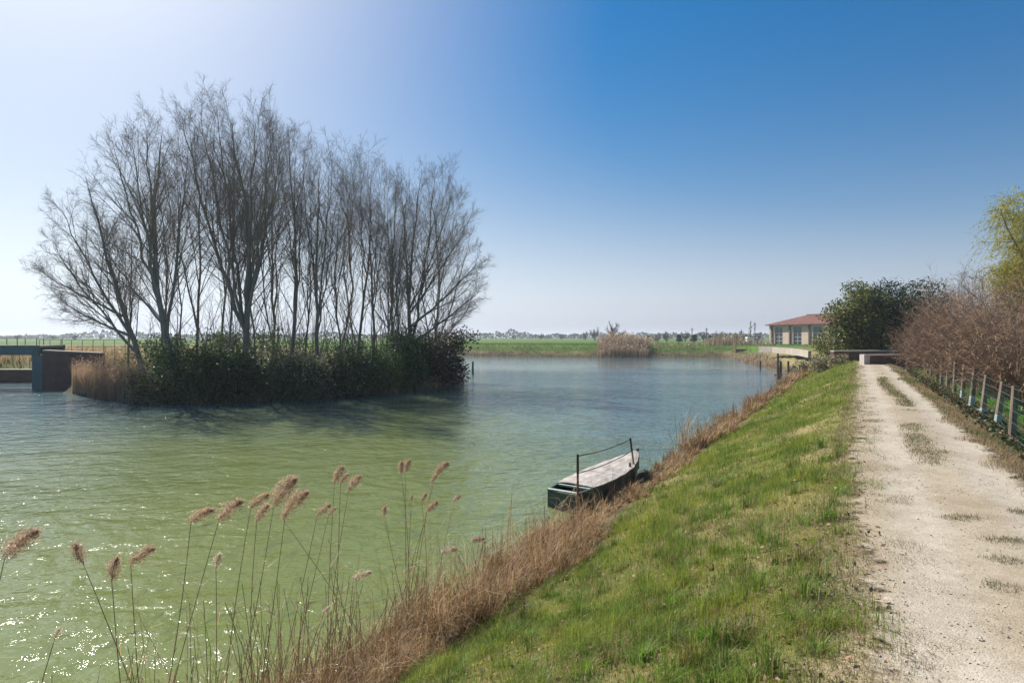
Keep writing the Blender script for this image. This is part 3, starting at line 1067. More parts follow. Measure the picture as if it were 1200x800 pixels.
TREES = [
    (168, 42, [(34, 305), (62, 345), (50, 268), (62, 225), (92, 182), (112, 235)], .30, 1.0, 'wide bare tree at the left end of the island, limbs sweeping low to the left'),
    (204, 41, [(128, 150), (150, 138), (168, 128), (190, 118), (105, 260), (222, 150)], .36, 1.1, 'thick-trunked bare tree, second large one from the left end of the island'),
    (283, 42, [(206, 112), (232, 104), (252, 100), (268, 106), (300, 112), (322, 116), (336, 140)], .40, 1.2, 'tallest bare tree on the island, forking low into many upright limbs'),
    (232, 50, [(180, 140), (205, 115), (228, 112)], .2, .9, 'slender bare tree between the two thickest trunks on the island'),
    (255, 53, [(242, 108), (275, 112), (262, 140)], .18, .85, 'thin bare tree standing close behind the tallest island tree'),
    (318, 52, [(302, 118), (316, 120), (332, 128)], .2, .9, 'thin bare tree just right of the tallest island tree'),
    (341, 46, [(334, 118), (346, 140), (358, 160), (326, 150)], .26, .9, 'straight-stemmed bare tree at the middle of the island group'),
    (372, 45, [(352, 165), (376, 160), (392, 158), (400, 190)], .25, .9, 'bare tree leaning slightly left, right of the straight middle trunk'),
    (392, 53, [(386, 162), (406, 165), (412, 175)], .18, .8, 'thin bare tree in the back row, right of the island middle'),
    (415, 48, [(410, 164), (424, 160), (436, 172)], .22, .85, 'slim upright bare tree above the pale-leaved bush on the island'),
    (437, 50, [(428, 165), (446, 185), (455, 190)], .2, .8, 'thin bare tree in the right half of the island, beside the slim upright one'),
    (462, 52, [(452, 186), (466, 180), (482, 186)], .2, .8, 'bare tree third from the right end of the island row'),
    (486, 48, [(470, 195), (494, 178), (512, 186), (534, 210), (550, 250), (566, 295), (570, 330), (556, 352)], .30, 1.1, 'spreading bare tree at the right end of the island, limbs reaching out right'),
    (505, 56, [(500, 182), (520, 185), (540, 215), (556, 262)], .22, .9, 'bare tree behind the spreading one at the right end of the island'),
]
for i, (bx, Y, tp, r0, dens, lab) in enumerate(TREES):
    rg = np.random.default_rng(300 + i)
    bare_tree(at(bx, 440, Y), tips_px(tp, Y, rg), lab, 100 + i, rg.uniform(1.2, 2.2), r0, dens)


# slim upright trees filling the rows: three forms, then copies turned and scaled
SLIM = [(150, 47, 215), (186, 46, 150), (216, 55, 130), (268, 46, 128), (300, 47, 135), (327, 55, 140), (357, 50, 168), (401, 47, 172), (426, 54, 170), (449, 46, 190), (474, 45, 198), (519, 52, 212)]
slim_lab = ['slim bare tree just left of the second large trunk', 'slim bare tree tight against the second large trunk', 'slim bare tree behind the second large trunk', 'slim bare tree just left of the tallest tree',
            'slim bare tree close to the right side of the tallest tree', 'slim bare tree left of the straight middle trunk', 'slim bare tree right of the straight middle trunk', 'slim bare tree above the yellowish bush',
            'slim bare tree behind the tall rounded bush', 'slim bare tree in front of the tall rounded bush', 'slim bare tree left of the spreading right-end tree', 'slim bare tree right of the spreading tree, last in the row']
slim_forms = []
for i, (bx, Y, ty) in enumerate(SLIM):
    b0 = at(bx, 440, Y)
    H_ = float(at(bx, ty, Y)[2] - height(b0[0], b0[1]))
    if i < 3:
        rg = np.random.default_rng(840 + i)
        bb = np.array([b0[0], b0[1], float(height(b0[0], b0[1]))])
        tp = [bb + np.array([rg.normal(0, .5), rg.normal(0, .5), H_]), bb + np.array([1.3, rg.normal(0, 1.0), H_ * .86]), bb + np.array([-1.4, rg.normal(0, 1.0), H_ * .82]), bb + np.array([rg.normal(0, .8), 1.4, H_ * .75])]
        o = bare_tree(b0, tp, slim_lab[i] + ' on the island', 850 + i, 1.5, .14, .9, name='slim_tree', twig_r=.0055)
        slim_forms.append((o, H_))
    else:
        src_o, h0 = slim_forms[i % 3]
        o = src_o.copy(); col.objects.link(o)
        o.location = (b0[0], b0[1], float(height(b0[0], b0[1])) - .08)
        o.rotation_euler = (0, 0, 2.1 * i)
        o.scale = (.95, .95, H_ / h0)
        tag(o, slim_lab[i] + ' on the island')
        for ch in list(src_o.children):
            c_ = ch.copy(); col.objects.link(c_); c_.parent = o


# thin saplings in the undergrowth are one tangle
def make_saplings():
    rg = np.random.default_rng(77)
    n = 150
    x = rg.uniform(-27, -6, n); y = rg.uniform(42, 58, n)
    k = sdf_poly(x, y, ISLAND) < -1
    x, y = x[k], y[k]
    p = np.stack([x, y, height(x, y) - .05], 1)
    d = np.tile([0, 0, 1.0], (len(p), 1)) + rg.normal(0, .22, (len(p), 3))
    L = rg.uniform(4, 9, len(p))
    P, Rr = grow(p, d, L, rg.uniform(.02, .05, len(p)), 6, .06, .03, rg)
    mb = MB(); V, Q = tubes(P, Rr, 4); mb.add(V, None, Q)
    q, e, l, r = children(P, Rr, L, 8, .25, 1, (20, 50), .3, .6, rg)
    P1, R1 = grow(q, e, l, np.clip(r, .007, .02), 3, .12, .08, rg); V, Q = tubes(P1, R1, 3); mb.add(V, None, Q)
    q, e, l, r = children(P1, R1, l, 5, .2, 1, (20, 50), .5, .6, rg)
    P2, R2 = grow(q, e, l, np.full(len(q), .006), 2, .12, .08, rg); V, Q = tubes(P2, R2, 3); mb.add(V, None, Q)
    return mb


tag(make_saplings().build('undergrowth', M['twig']), 'thicket of thin leafless saplings between the island trunks', 'undergrowth', kind='stuff')


def make_brambles():
    rg = np.random.default_rng(78)
    n = 420
    qx = rg.uniform(150, 545, n)
    fy = np.interp(qx, [150, 300, 400, 480, 545], [470, 468, 462, 455, 446]) - np.abs(rg.normal(0, 1.5, n))
    Y = (CZ - .2) * F / (fy - HZ)
    x = (qx - 600) / F * Y
    p = np.stack([x, Y, height(x, Y) - .03], 1)
    d = np.stack([rg.normal(0, .6, n), rg.normal(-.35, .4, n), rg.uniform(.5, 1.4, n)], 1)
    P, Rr = grow(p, d, rg.uniform(.7, 2.6, n), np.full(n, .012), 5, .12, -.16, rg, .5)
    mb = MB(); V, Q = tubes(P, Rr, 3); mb.add(V, None, Q)
    return mb


tag(make_brambles().build('bramble_stems', M['stem']), 'pale dead bramble stems arching over the island shore', 'brambles', kind='stuff')


# ------------------------------------------------------------------ evergreen bushes
def lobe_points(n, rg, lobes):
    """points near the surface of several lobes; returns points and outward normals"""
    ls = np.array(lobes, float)
    wts = (ls[:, 3] * ls[:, 4]); wts /= wts.sum()
    k = rg.choice(len(ls), n, p=wts)
    u = unit(rg.normal(0, 1, (n, 3)))
    rr = np.clip(1 - np.abs(rg.normal(0, .2, n)), .2, 1.15)
    nz = 1 + .28 * np.sin(u[:, 0] * 5 + k) * np.cos(u[:, 2] * 6 + 2 * k)
    P = ls[k, :3] + u * (rr * nz)[:, None] * np.stack([ls[k, 3], ls[k, 3], ls[k, 4]], 1)
    return P, u


def bush(name, loc, w, h, nleaf, size, base, label, group, seed, cat='bush', nl=9, flat=.8, stems=True, alt=None, altp=.15, mat='leaf', trunk=False):
    rg = np.random.default_rng(seed)
    loc = np.array(loc, float)
    loc[2] = float(height(loc[0], loc[1])) - .05
    root = empty(name, loc)
    tag(root, label, cat, group)
    lobes = []
    for i in range(nl):
        a = rg.uniform(0, 6.28); q = rg.uniform(.05, .75) * w * .5
        zz = rg.uniform(.08 if trunk else .2, .9) * h
        rw = w * rg.uniform(.17, .31) * (1.25 - .5 * zz / h)
        lobes.append((q * math.cos(a), q * math.sin(a) * flat, zz * .86, rw, rw * rg.uniform(.7, 1.05)))
    P, u = lobe_points(nleaf, rg, lobes)
    P[:, 2] = np.abs(P[:, 2]) + .03
    # sprigs: leaves gather round little twigs
    P = P + rg.normal(0, size * .6, P.shape)
    N = len(P)
    c = vary(base, N, rg, .28, .1)
    if alt is not None:
        cl = noise2(P[:, 0] + P[:, 1], P[:, 2], 1.3, seed % 9)
        k = rg.random(N) < altp * 2 * cl
        c[k] = vary(alt, k.sum(), rg, .25)
    sp = Soup()
    sp.add(*leaves(P, size * rg.uniform(.6, 1.35, N), rg, c, .48))
    link('foliage' if not trunk else 'crown', sp.mesh('foliage'), M[mat], root)
    mb = MB()
    if trunk:
        mb.tube([(0, 0, -.1), (0, 0, h * .35), (rg.normal(0, .1), 0, h * .75)], [.16, .12, .05], 7)
    for l in lobes:
        c0 = np.array([rg.normal(0, .08), rg.normal(0, .08), h * .2 if trunk else -.05])
        c1 = np.array(l[:3])
        mb.tube([c0, c0 * .5 + c1 * .5 + rg.normal(0, .08, 3), c1, c1 + rg.normal(0, .3, 3) * l[3]], [.05, .035, .02, .008], 4)
    mb.build('trunk' if trunk else 'stems', M['bark'], root)
    return root


DG = (.075, .115, .032)
isl_b = [  # px, py of the foot, width, height, leaves, colour, alt colour, label
    (184, 469, 3.2, 2.2, 2600, (.05, .055, .02), (.2, .14, .07), 'olive bush beside the tan reeds at the left end of the island'),
    (212, 469, 4.2, 3.6, 4200, DG, None, 'dark evergreen bush below the thick second trunk from the left'),
    (245, 468, 4.0, 3.9, 4200, DG, None, 'dark evergreen bush between the two thickest island trunks'),
    (282, 468, 4.4, 3.7, 4200, (.045, .08, .02), None, 'dark evergreen bush at the foot of the tallest island tree'),
    (318, 467, 4.0, 3.3, 4000, DG, None, 'dark evergreen bush just right of the tallest island tree'),
    (352, 465, 4.2, 3.0, 4600, (.12, .13, .045), (.42, .4, .22), 'pale-leaved bush catching light below the straight middle trunk'),
    (385, 463, 3.8, 2.7, 4600, (.13, .135, .05), (.45, .42, .25), 'lighter yellowish bush in the middle of the island shore'),
    (415, 461, 3.8, 3.2, 4000, DG, (.12, .12, .04), 'dark bush with a few pale leaves, right of the yellowish bush'),
    (446, 458, 4.4, 4.4, 5000, (.06, .115, .024), None, 'tall rounded evergreen bush on the right half of the island'),
    (474, 455, 4.4, 4.6, 5000, (.055, .11, .024), None, 'tallest glossy evergreen bush, below the spreading right-hand tree'),
    (502, 451, 4.4, 4.4, 4200, (.026, .038, .015), (.08, .055, .03), 'dark brownish bush near the right end of the island'),
    (527, 448, 4.4, 5.2, 4200, (.03, .036, .018), (.09, .06, .035), 'dark thicket bush closing the right end of the island'),
]
for i, (qx, qy, w, h, nleaf, bc, alt, lab) in enumerate(isl_b):
    p = gp(qx, qy, .25)
    p = p * np.array([1, 1, 0])
    v = unit(np.array([p[0], p[1], 0]))
    q = p + v * (w * .42)
    q[0] = (qx - 600) / F * q[1]
    bush('evergreen_bush', q, w * (1.0 + .2 * ((i * 7) % 5) / 4), h * (.92 + .3 * ((i * 3) % 4) / 3), int(nleaf * 1.4), .15 + .1 * ((i * 5) % 4) / 3, bc, lab, 'bushes along the island shore', 400 + i, alt=alt, altp=.3, nl=17)
# a second, darker rank behind
for i, (qx, Y, w, h, lab) in enumerate([(195, 47, 5, 3.4, 'dark bush behind the first trunks at the left of the island'), (262, 49, 5.5, 4.0, 'dark bush in the back row behind the tallest island tree'),
                                        (335, 50, 5.5, 4.0, 'dark bush in the back row behind the middle of the island'), (405, 52, 5.5, 3.6, 'dark bush in the back row behind the yellowish bushes'),
                                        (465, 56, 6, 4.4, 'dark bush in the back row behind the tall glossy evergreen')]):
    bush('evergreen_bush', at(qx, 440, Y), w, h, 3200, .2, DG, lab, 'bushes along the island shore', 440 + i, nl=12)


# ------------------------------------------------------------------ reed beds (stuff) away from the camera
def reed_bed(P, h, seed, col1=(.36, .22, .11), col2=(.42, .3, .17), wide=.03, plume=.25):
    rg = np.random.default_rng(seed)
    N = len(P)
    sp = Soup()
    az = rg.normal(.2, .9, N)
    c = mixc(vary(col1, N, rg, .25), vary(col2, N, rg, .2), rg.random(N))
    hh = h * rg.uniform(.55, 1.1, N)
    sp.add(*blades(P, hh, az, np.clip(rg.normal(.2, .14, N), 0, .7), np.full(N, wide), c, True))
    k = rg.random(N) < plume
    top = P[k] + np.stack([np.cos(az[k]) * hh[k] * .15, np.sin(az[k]) * hh[k] * .15, hh[k] * .93], 1)
    sp.add(*leaves(top, np.full(k.sum(), wide * 6), rg, vary((.42, .31, .2), k.sum(), rg, .2), .35, 0))
    return sp


def scatter_px(n, x0, x1, fy, rg, z=.1):
    """ground points whose photo column is x0..x1; fy gives the row of the foot"""
    out = []
    for _ in range(n):
        qx = rg.uniform(x0, x1)
        p = gp(qx, fy(qx, rg), z)
        out.append((p[0], p[1], 0))
    P = np.array(out)
    P[:, 2] = np.maximum(height(P[:, 0], P[:, 1]) - .03, -.1)
    return P


rg = np.random.default_rng(50)
P = scatter_px(3000, 84, 182, lambda q, g: np.interp(q, [84, 110, 150, 182], [459, 465, 469.5, 470.5]) - abs(g.normal(0, 2.6)), rg)
hh = 2.5 * np.interp((P[:, 0] / P[:, 1]) * F + 600, [84, 110, 145, 182], [.85, 1.0, .9, .4]) * np.clip(.75 + .5 * noise2(P[:, 0], P[:, 1], .9), .5, 1.2)
tag(link('reed_bed', reed_bed(P, hh, 51, (.32, .20, .12), (.45, .32, .2), wide=.022, plume=.4).mesh('reed_bed'), M['straw']), 'clump of tan reeds at the left end of the island beside the brick wall', 'reeds', kind='stuff')
# dry fringe round the island
P = scatter_px(1900, 150, 545, lambda q, g: np.interp(q, [150, 300, 400, 480, 545], [471, 469, 463, 456, 446]) - abs(g.normal(0, 1.2)), rg)
tag(link('shore_grass', reed_bed(P, np.full(len(P), 1.0) * (.15 + 1.3 * noise2(P[:, 0], P[:, 1], .6)), 52, (.2, .13, .08), (.34, .25, .16), .03, .0).mesh('shore_grass'), M['straw']),
    'short dead grass along the water edge of the island', 'dry grass', kind='stuff')
# reeds beyond the bridge
n = 2600
P = np.stack([rg.uniform(-62, -35, n), 56 + rg.random(n) * 5, np.zeros(n)], 1); P[:, 2] = height(P[:, 0], P[:, 1])
tag(link('reed_bed', reed_bed(P, np.full(n, 1.0), 53, (.4, .25, .13), (.46, .33, .19), .05).mesh('reed_bed'), M['straw']), 'sunlit tan reeds seen under the bridge deck', 'reeds', kind='stuff')
# far bank: big tan clump, low fringe
P = scatter_px(2400, 700, 760, lambda q, g: 416.5 - abs(g.normal(0, 1.6)), rg, .3)
hh = 3.1 * np.interp((P[:, 0] / P[:, 1]) * F + 600, [700, 712, 740, 760], [.6, 1.0, .95, .55])
tag(link('reed_bed', reed_bed(P, hh, 54, (.27, .18, .11), (.38, .28, .18), .09).mesh('reed_bed'), M['straw']), 'tall russet reed clump on the far bank', 'reeds', kind='stuff')
P = scatter_px(1100, 752, 905, lambda q, g: 404.5 + g.normal(0, .25), rg, 2.2)
tag(link('reed_bed', reed_bed(P, np.full(len(P), 2.6) * (.1 + 1.1 * sstep(.3, .8, noise2(P[:, 0], P[:, 1], .12))), 57, (.24, .18, .11), (.34, .26, .17), .12).mesh('reed_bed'), M['straw']), 'low band of tan reeds behind the far bank, right of the russet clump', 'reeds', kind='stuff')
P = scatter_px(4200, 545, 880, lambda q, g: np.interp(q, [545, 620, 700, 780, 860, 880], [416, 417, 418, 417.6, 418, 420]) - abs(g.normal(0, .8)), rg, .1)
P[:, 2] = np.maximum(P[:, 2], 0)
tag(link('shore_grass', reed_bed(P, np.full(len(P), .7) * (.2 + 1.1 * noise2(P[:, 0], P[:, 1], .25)), 55, (.16, .105, .07), (.27, .2, .13), .07, 0).mesh('shore_grass'), M['straw']),
    'brown dead grass along the water edge of the far bank', 'dry grass', kind='stuff')
n = 16000
P = np.stack([rg.uniform(-30, 75, n), rg.uniform(126, 175, n), np.zeros(n)], 1)
k = (sdf_poly(P[:, 0], P[:, 1], WATER) > 1.3)
P = P[k]; P[:, 2] = height(P[:, 0], P[:, 1]) - .02
sp = Soup(); N = len(P)
c = mixc(vary((.075, .155, .02), N, rg, .2), vary((.15, .17, .045), N, rg, .2), sstep(.4, .7, fbm(P[:, 0], P[:, 1], .12, 6)))
sp.add(*blades(P, rg.uniform(.1, .35, N), rg.uniform(0, 6.28, N), np.clip(rg.normal(.5, .2, N), 0, .95), np.full(N, .25), c, False))
tag(link('far_grass', sp.mesh('far_grass'), M['grass']), 'bright green grass on the far dyke', 'grass', kind='stuff')
# right-hand bay shore
P = scatter_px(2600, 858, 915, lambda q, g: np.interp(q, [858, 870, 895, 915], [418, 423, 428, 433]) - abs(g.normal(0, 2.4)), rg, .2)
tag(link('shore_grass', reed_bed(P, np.full(len(P), .7) * (.3 + 1.2 * noise2(P[:, 0], P[:, 1], .4)), 56, (.3, .2, .12), (.4, .31, .2), .05, 0).mesh('shore_grass'), M['straw']),
    'tan dead grass on the small bay behind the old landing stage', 'dry grass', kind='stuff')


# ------------------------------------------------------------------ reeds with plumes in front
REEDS = [  # plume foot, plume tip, lowest visible point of the stalk, lean word
    ((6, 652), (36, 615), (-10, 760)), ((97, 659), (85, 634), (156, 800)), ((131, 680), (133, 650), (140, 800)), ((153, 659), (175, 638), (166, 800)),
    ((224, 610), (245, 593), (195, 800)), ((257, 608), (278, 582), (205, 795)), ((253, 665), (255, 647), (247, 780)), ((294, 594), (310, 576), (271, 780)),
    ((301, 609), (311, 589), (300, 766)), ((321, 591), (340, 555), (284, 773)), ((335, 599), (355, 572), (311, 763)), ((332, 609), (335, 594), (416, 746)),
    ((372, 603), (384, 589), (335, 766)), ((385, 603), (391, 594), (345, 760)), ((392, 564), (399, 544), (389, 749)), ((399, 565), (406, 554), (393, 750)),
    ((409, 574), (419, 555), (390, 746)), ((414, 678), (431, 667), (411, 732)), ((379, 719), (384, 709), (362, 766)), ((470, 554), (469, 539), (472, 682)),
    ((475, 552), (478, 537), (476, 679)), ((506, 565), (510, 555), (488, 682)), ((511, 555), (522, 540), (489, 679)), ((494, 587), (498, 577), (493, 665)),
    ((501, 599), (510, 586), (481, 675)), ((532, 587), (538, 579), (515, 665)), ((553, 633), (565, 629), (559, 662)), ((518, 646), (533, 640), (513, 672)),
    ((450, 603), (450, 592), (467, 675)), ((482, 586), (482, 580), (479, 665)), ((64, 748), (68, 735), (58, 800)),
]
order = sorted(range(len(REEDS)), key=lambda i: REEDS[i][1][0])
rank = {i: k for k, i in enumerate(order)}
lean_word = lambda a, c: 'leaning right' if a - c > 22 else ('leaning left' if a - c < -22 else 'upright')
for i, (pf, pt, lo) in enumerate(REEDS):
    rg = np.random.default_rng(600 + i)
    Y = float(np.clip(3921 / (1004 - lo[0]), 3.7, 9.2)) + rg.uniform(-.12, .12)
    A = at(*pf, Y); T = at(*pt, Y); Lp = at(*lo, Y)
    dirn = (Lp - A); dirn /= abs(dirn[2]) + 1e-6
    zb = max(.02, float(height(Lp[0], Lp[1])) - .03)
    B = A + dirn * (A[2] - zb)
    B[1] += rg.uniform(-.15, .15)
    root = empty('reed', B)
    nm = ORD[rank[i]]
    tag(root, '%s dry reed with feathery plume, %s plume counting from the left' % ({'upright': 'upright', 'leaning left': 'left-leaning', 'leaning right': 'right-leaning'}[lean_word(pf[0], lo[0])], nm), 'reed', 'plumed reeds at the near water edge')
    k = np.linspace(0, 1, 9)[:, None]
    bend = np.array([rg.normal(0, .05), rg.normal(0, .05), 0])
    pts = (A - B) * k + bend * np.sin(k * np.pi) * .8
    Lr = np.linalg.norm(A - B)
    mb = MB(); mb.tube(pts, np.linspace(.0055, .0028, 9), 5)
    # a few dead sheath leaves on the stalk
    for q in rg.uniform(.15, .7, 2):
        p0 = (A - B) * q + bend * math.sin(q * math.pi) * .8
        dv = np.array([rg.normal(.5, .5), rg.normal(0, .5), rg.uniform(.3, 1.0)]); dv = dv / np.linalg.norm(dv)
        p1 = p0 + dv * .14; p2 = p1 + (dv + np.array([.3, 0, -.9])) * .1
        mb.tube([p0, p1, p2], [.003, .004, .001], 3)
    mb.build('stem', M['stem'], root, smooth=True)
    nb_ = 5
    qb = rg.uniform(.08, .75, nb_)
    lf = blades((A - B) * qb[:, None] + bend * np.sin(qb * math.pi)[:, None] * .8, rg.uniform(.14, .32, nb_), rg.normal(.2, 1.2, nb_), np.clip(rg.normal(.7, .25, nb_), .2, .98), rg.uniform(.006, .012, nb_), vary((.46, .34, .19), nb_, rg, .2), True, -.3)
    for bi in range(nb_):
        V5 = lf[0][bi * 5:bi * 5 + 5]
        link('dry_leaf', mesh_from('dry_leaf', V5, [np.array([[0, 1, 3, 2]]), np.array([[2, 3, 4]])], lf[3][bi * 5:bi * 5 + 5]), M['straw'], root)
    # plume: soft spikelets along a nodding axis
    ax = T - A
    Lq = np.linalg.norm(ax)
    big = Lq > .12
    n = int(np.clip(1300 * Lq / .3, 320, 1400))
    u = rg.random(n) ** .8
    droop = np.array([.25, 0, -.35]) * Lq
    c0 = (A - B) + ax * u[:, None] * 1.02 + droop * (u[:, None] ** 2) * .5
    wd = .23 * Lq * np.sin(np.clip(u * .93 + .07, 0, 1) * np.pi) ** .7 + .004
    off = rg.normal(0, 1, (n, 3)) * (wd * .55)[:, None]
    c0 = c0 + off
    dv = unit(ax / Lq * .8 + rg.normal(0, .45, (n, 3)) + np.array([.25, 0, -.05]))
    ln = rg.uniform(.25, .6, n) * Lq * .3
    pw = unit(np.cross(dv, rg.normal(0, 1, (n, 3)))) * (rg.uniform(.0015, .0032, n) * max(1, Y / 6))[:, None]
    V = np.stack([c0 - pw, c0 + pw, c0 + dv * ln[:, None]], 1).reshape(-1, 3)
    pale = i in (6, 17, 18, 27, 30)
    c = vary((.6, .5, .38) if pale else (.46, .325, .235), n, rg, .22, .06)
    qa = np.linspace(0, 1, 8)[:, None]
    Va, Qa = tubes(((A - B) + ax * qa * 1.02 + droop * qa ** 2 * .5)[None], np.linspace(.0026, .001, 8)[None], 4)
    link('plume', mesh_from('plume', np.concatenate([V, Va]), [np.arange(n * 3).reshape(-1, 3), Qa + n * 3], np.concatenate([np.repeat(c, 3, axis=0), np.tile([.25, .17, .1], (len(Va), 1))])), M['plume'], root)


# bare stalks among them
def make_stalks():
    rg = np.random.default_rng(88)
    n = 360
    qx = np.concatenate([rg.uniform(20, 330, 140), rg.uniform(270, 430, 130), rg.uniform(430, 600, 90)])
    Y = np.clip(3921 / (1004 - qx), 3.7, 9.6) + rg.normal(0, .2, n)
    x = (qx - 600) / F * Y
    L = rg.uniform(.5, 1.75, n) * np.where(qx > 430, .75, 1)
    p = np.stack([x, Y, np.maximum(height(x, Y) - .05, -.1)], 1)
    d = np.tile([.05, 0, 1.0], (n, 1)) + rg.normal(0, .16, (n, 3)) * np.where(rg.random((n, 1)) < .15, 3.0, 1.0)
    P, Rr = grow(p, d, L, rg.uniform(.003, .0055, n), 5, .03, .0, rg, .6)
    mb = MB(); V, Q = tubes(P, Rr, 4); mb.add(V, None, Q)
    q, e, l, r = children(P, Rr, L, 3, .2, .9, (25, 70), .25, .7, rg)
    k = rg.random(len(q)) < .5
    P2, R2 = grow(q[k], e[k], l[k] * .7, np.full(k.sum(), .0028), 3, .2, -.12, rg, .4); V, Q = tubes(P2, R2, 3); mb.add(V, None, Q)
    # thin wisps along the rest of the shore
    s = rg.uniform(9, 58, 220); t = rg.uniform(-5.3, -4.6, 220)
    xx, yy = XY(s, t)
    p = np.stack([xx, yy, np.maximum(height(xx, yy) - .05, -.1)], 1)
    L = rg.uniform(.5, 1.1, 220)
    P, Rr = grow(p, np.tile([.05, 0, 1.0], (220, 1)) + rg.normal(0, .2, (220, 3)), L, np.maximum(.003, .00028 * yy), 4, .05, 0, rg, .5)
    V, Q = tubes(P, Rr, 3); mb.add(V, None, Q)
    return mb


tag(make_stalks().build('reed_stalks', M['stem']), 'thin broken reed stalks without plumes at the near water edge', 'reed stalks', kind='stuff')


# ------------------------------------------------------------------ moored boat
def make_boat():
    st = np.array([1.17, 13.88]); bw = np.array([3.74, 17.75])
    d = bw - st; L = np.linalg.norm(d); ang = math.atan2(d[1], d[0])
    root = empty('rowing_boat', (st[0], st[1], 0.0), ang)
    tag(root, 'flat dark green boat with a weathered board cover, moored at the near bank', 'boat')
    # stations: x, half width at rim, half width at bottom, rim z, bottom z
    S = [(0, .40, .30, .40, -.10), (.5, .46, .35, .395, -.13), (1.3, .53, .41, .39, -.15), (2.3, .55, .42, .40, -.15), (3.1, .48, .34, .43, -.14), (3.8, .32, .2, .49, -.1), (4.3, .15, .07, .55, -.03), (L, .025, .012, .62, .1)]
    n = len(S)
    V = []
    for x, wr, wb, zr, zb in S:
        V += [(x, wr, zr), (x, (wr + wb) / 2 + .02, (zr + zb) / 2), (x, wb, zb), (x, -wb, zb), (x, -(wr + wb) / 2 - .02, (zr + zb) / 2), (x, -wr, zr)]
        wi, wib = wr - .03, max(wb - .03, .005)
        wi = max(wi, .006)
        V += [(x, -wi, zr), (x, -wib, zb + .06), (x, wib, zb + .06), (x, wi, zr)]
    k = 10
    Q = []
    for i in range(n - 1):
        for j in range(k):
            a = i * k + j; b_ = i * k + (j + 1) % k
            Q.append((a, b_, b_ + k, a + k))
    V = np.array(V)
    Q += [(0, 9, 8, 2), (2, 8, 7, 3), (3, 7, 6, 5)]
    mb = MB(); mb.add(V, [(0, 2, 1), (3, 5, 4)], Q)
    e = (n - 1) * k
    mb.add(V[e:e + 6], [(0, 1, 5), (1, 4, 5), (1, 2, 4), (2, 3, 4)])
    # transom board closing the stern
    mb.prism([(0.003, .4), (0.003, -.4), (.04, -.4), (.04, .4)][::-1], [-.1] * 4, [.38] * 4)
    hull = mb.build('hull', M['hull'], root)
    # gunwales
    for sg in (1, -1):
        g = MB()
        for i in range(n - 1):
            x0, w0, _, z0, _ = S[i]; x1, w1, _, z1, _ = S[i + 1]
            a = np.array([(x0, sg * (w0 + .015), z0 + .004), (x0, sg * max(w0 - .04, .0), z0 + .004), (x1, sg * max(w1 - .04, .0), z1 + .004), (x1, sg * (w1 + .015), z1 + .004)])
            Vb = np.concatenate([a, a + np.array([0, 0, .03])])
            g.add(Vb, None, [(0, 1, 2, 3), (4, 7, 6, 5), (0, 4, 5, 1), (1, 5, 6, 2), (2, 6, 7, 3), (3, 7, 4, 0)])
        g.build('gunwale', M['hull'], root)
    t = MB(); t.box(-.02, .075, -.40, .40, .405, .435)
    t.build('transom_cap', M['gunwale'], root)
    t = MB(); t.box(.10, .24, -.38, .38, .30, .325)
    t.build('stern_seat', M['gunwale'], root)
    t = MB(); t.box(.55, .62, -.45, .45, .385, .425)
    t.build('thwart', M['gunwale'], root)
    # cover: three boards laid across, slightly crowned
    for ci, (x0, x1, lift) in enumerate(((.62, 2.02, .05), (2.03, 3.06, .055), (3.075, 4.45, .05))):
        xs = np.linspace(x0, x1, 7)
        Vv = []
        for x in xs:
            w = np.interp(x, [q[0] for q in S], [q[1] for q in S]) + .02
            z = np.interp(x, [q[0] for q in S], [q[3] for q in S])
            for u in np.linspace(-1, 1, 7):
                Vv.append((x, u * w, z + lift + .035 * (1 - u * u) + .006 * math.sin(9 * x + 4 * u)))
        Vv = np.array(Vv); m_ = len(Vv)
        lo_ = Vv - np.array([0, 0, .022])
        ii = np.arange(49).reshape(7, 7)
        q_ = np.stack([ii[:-1, :-1], ii[1:, :-1], ii[1:, 1:], ii[:-1, 1:]], -1).reshape(-1, 4)
        ring = list(ii[0, :]) + list(ii[1:, -1]) + list(ii[-1, -2::-1]) + list(ii[-2:0:-1, 0])
        rq = [(ring[a], ring[(a + 1) % len(ring)], ring[(a + 1) % len(ring)] + m_, ring[a] + m_) for a in range(len(ring))]
        c_ = MB(); c_.add(np.concatenate([Vv, lo_]), None, np.concatenate([q_, q_[:, ::-1] + m_, np.array(rq)]))
        c_.build('cover_board', M['cover'], root)
    # rubbing strake and bow post
    b = MB(); b.box(L - .04, L + .03, -.03, .03, .1, .70); b.build('bow_post', M['hull'], root)
    return root


make_boat()


def pole(name, label, p0, p1, r, m_lo, m_hi, split, cat='pole', group=None):
    p0, p1 = np.array(p0, float), np.array(p1, float)
    root = empty(name, p0)
    tag(root, label, cat, group)
    d = p1 - p0
    a = MB(); a.tube([(0, 0, 0), d * split * .5, d * split], [r, r, r], 8); a.build('lower_pole', m_lo, root, smooth=False)
    a = MB(); a.tube([d * split, d * (split + 1) * .5, d], [r * 1.12, r * 1.12, r * 1.05], 8); a.build('upper_pole', m_hi, root)
    return root


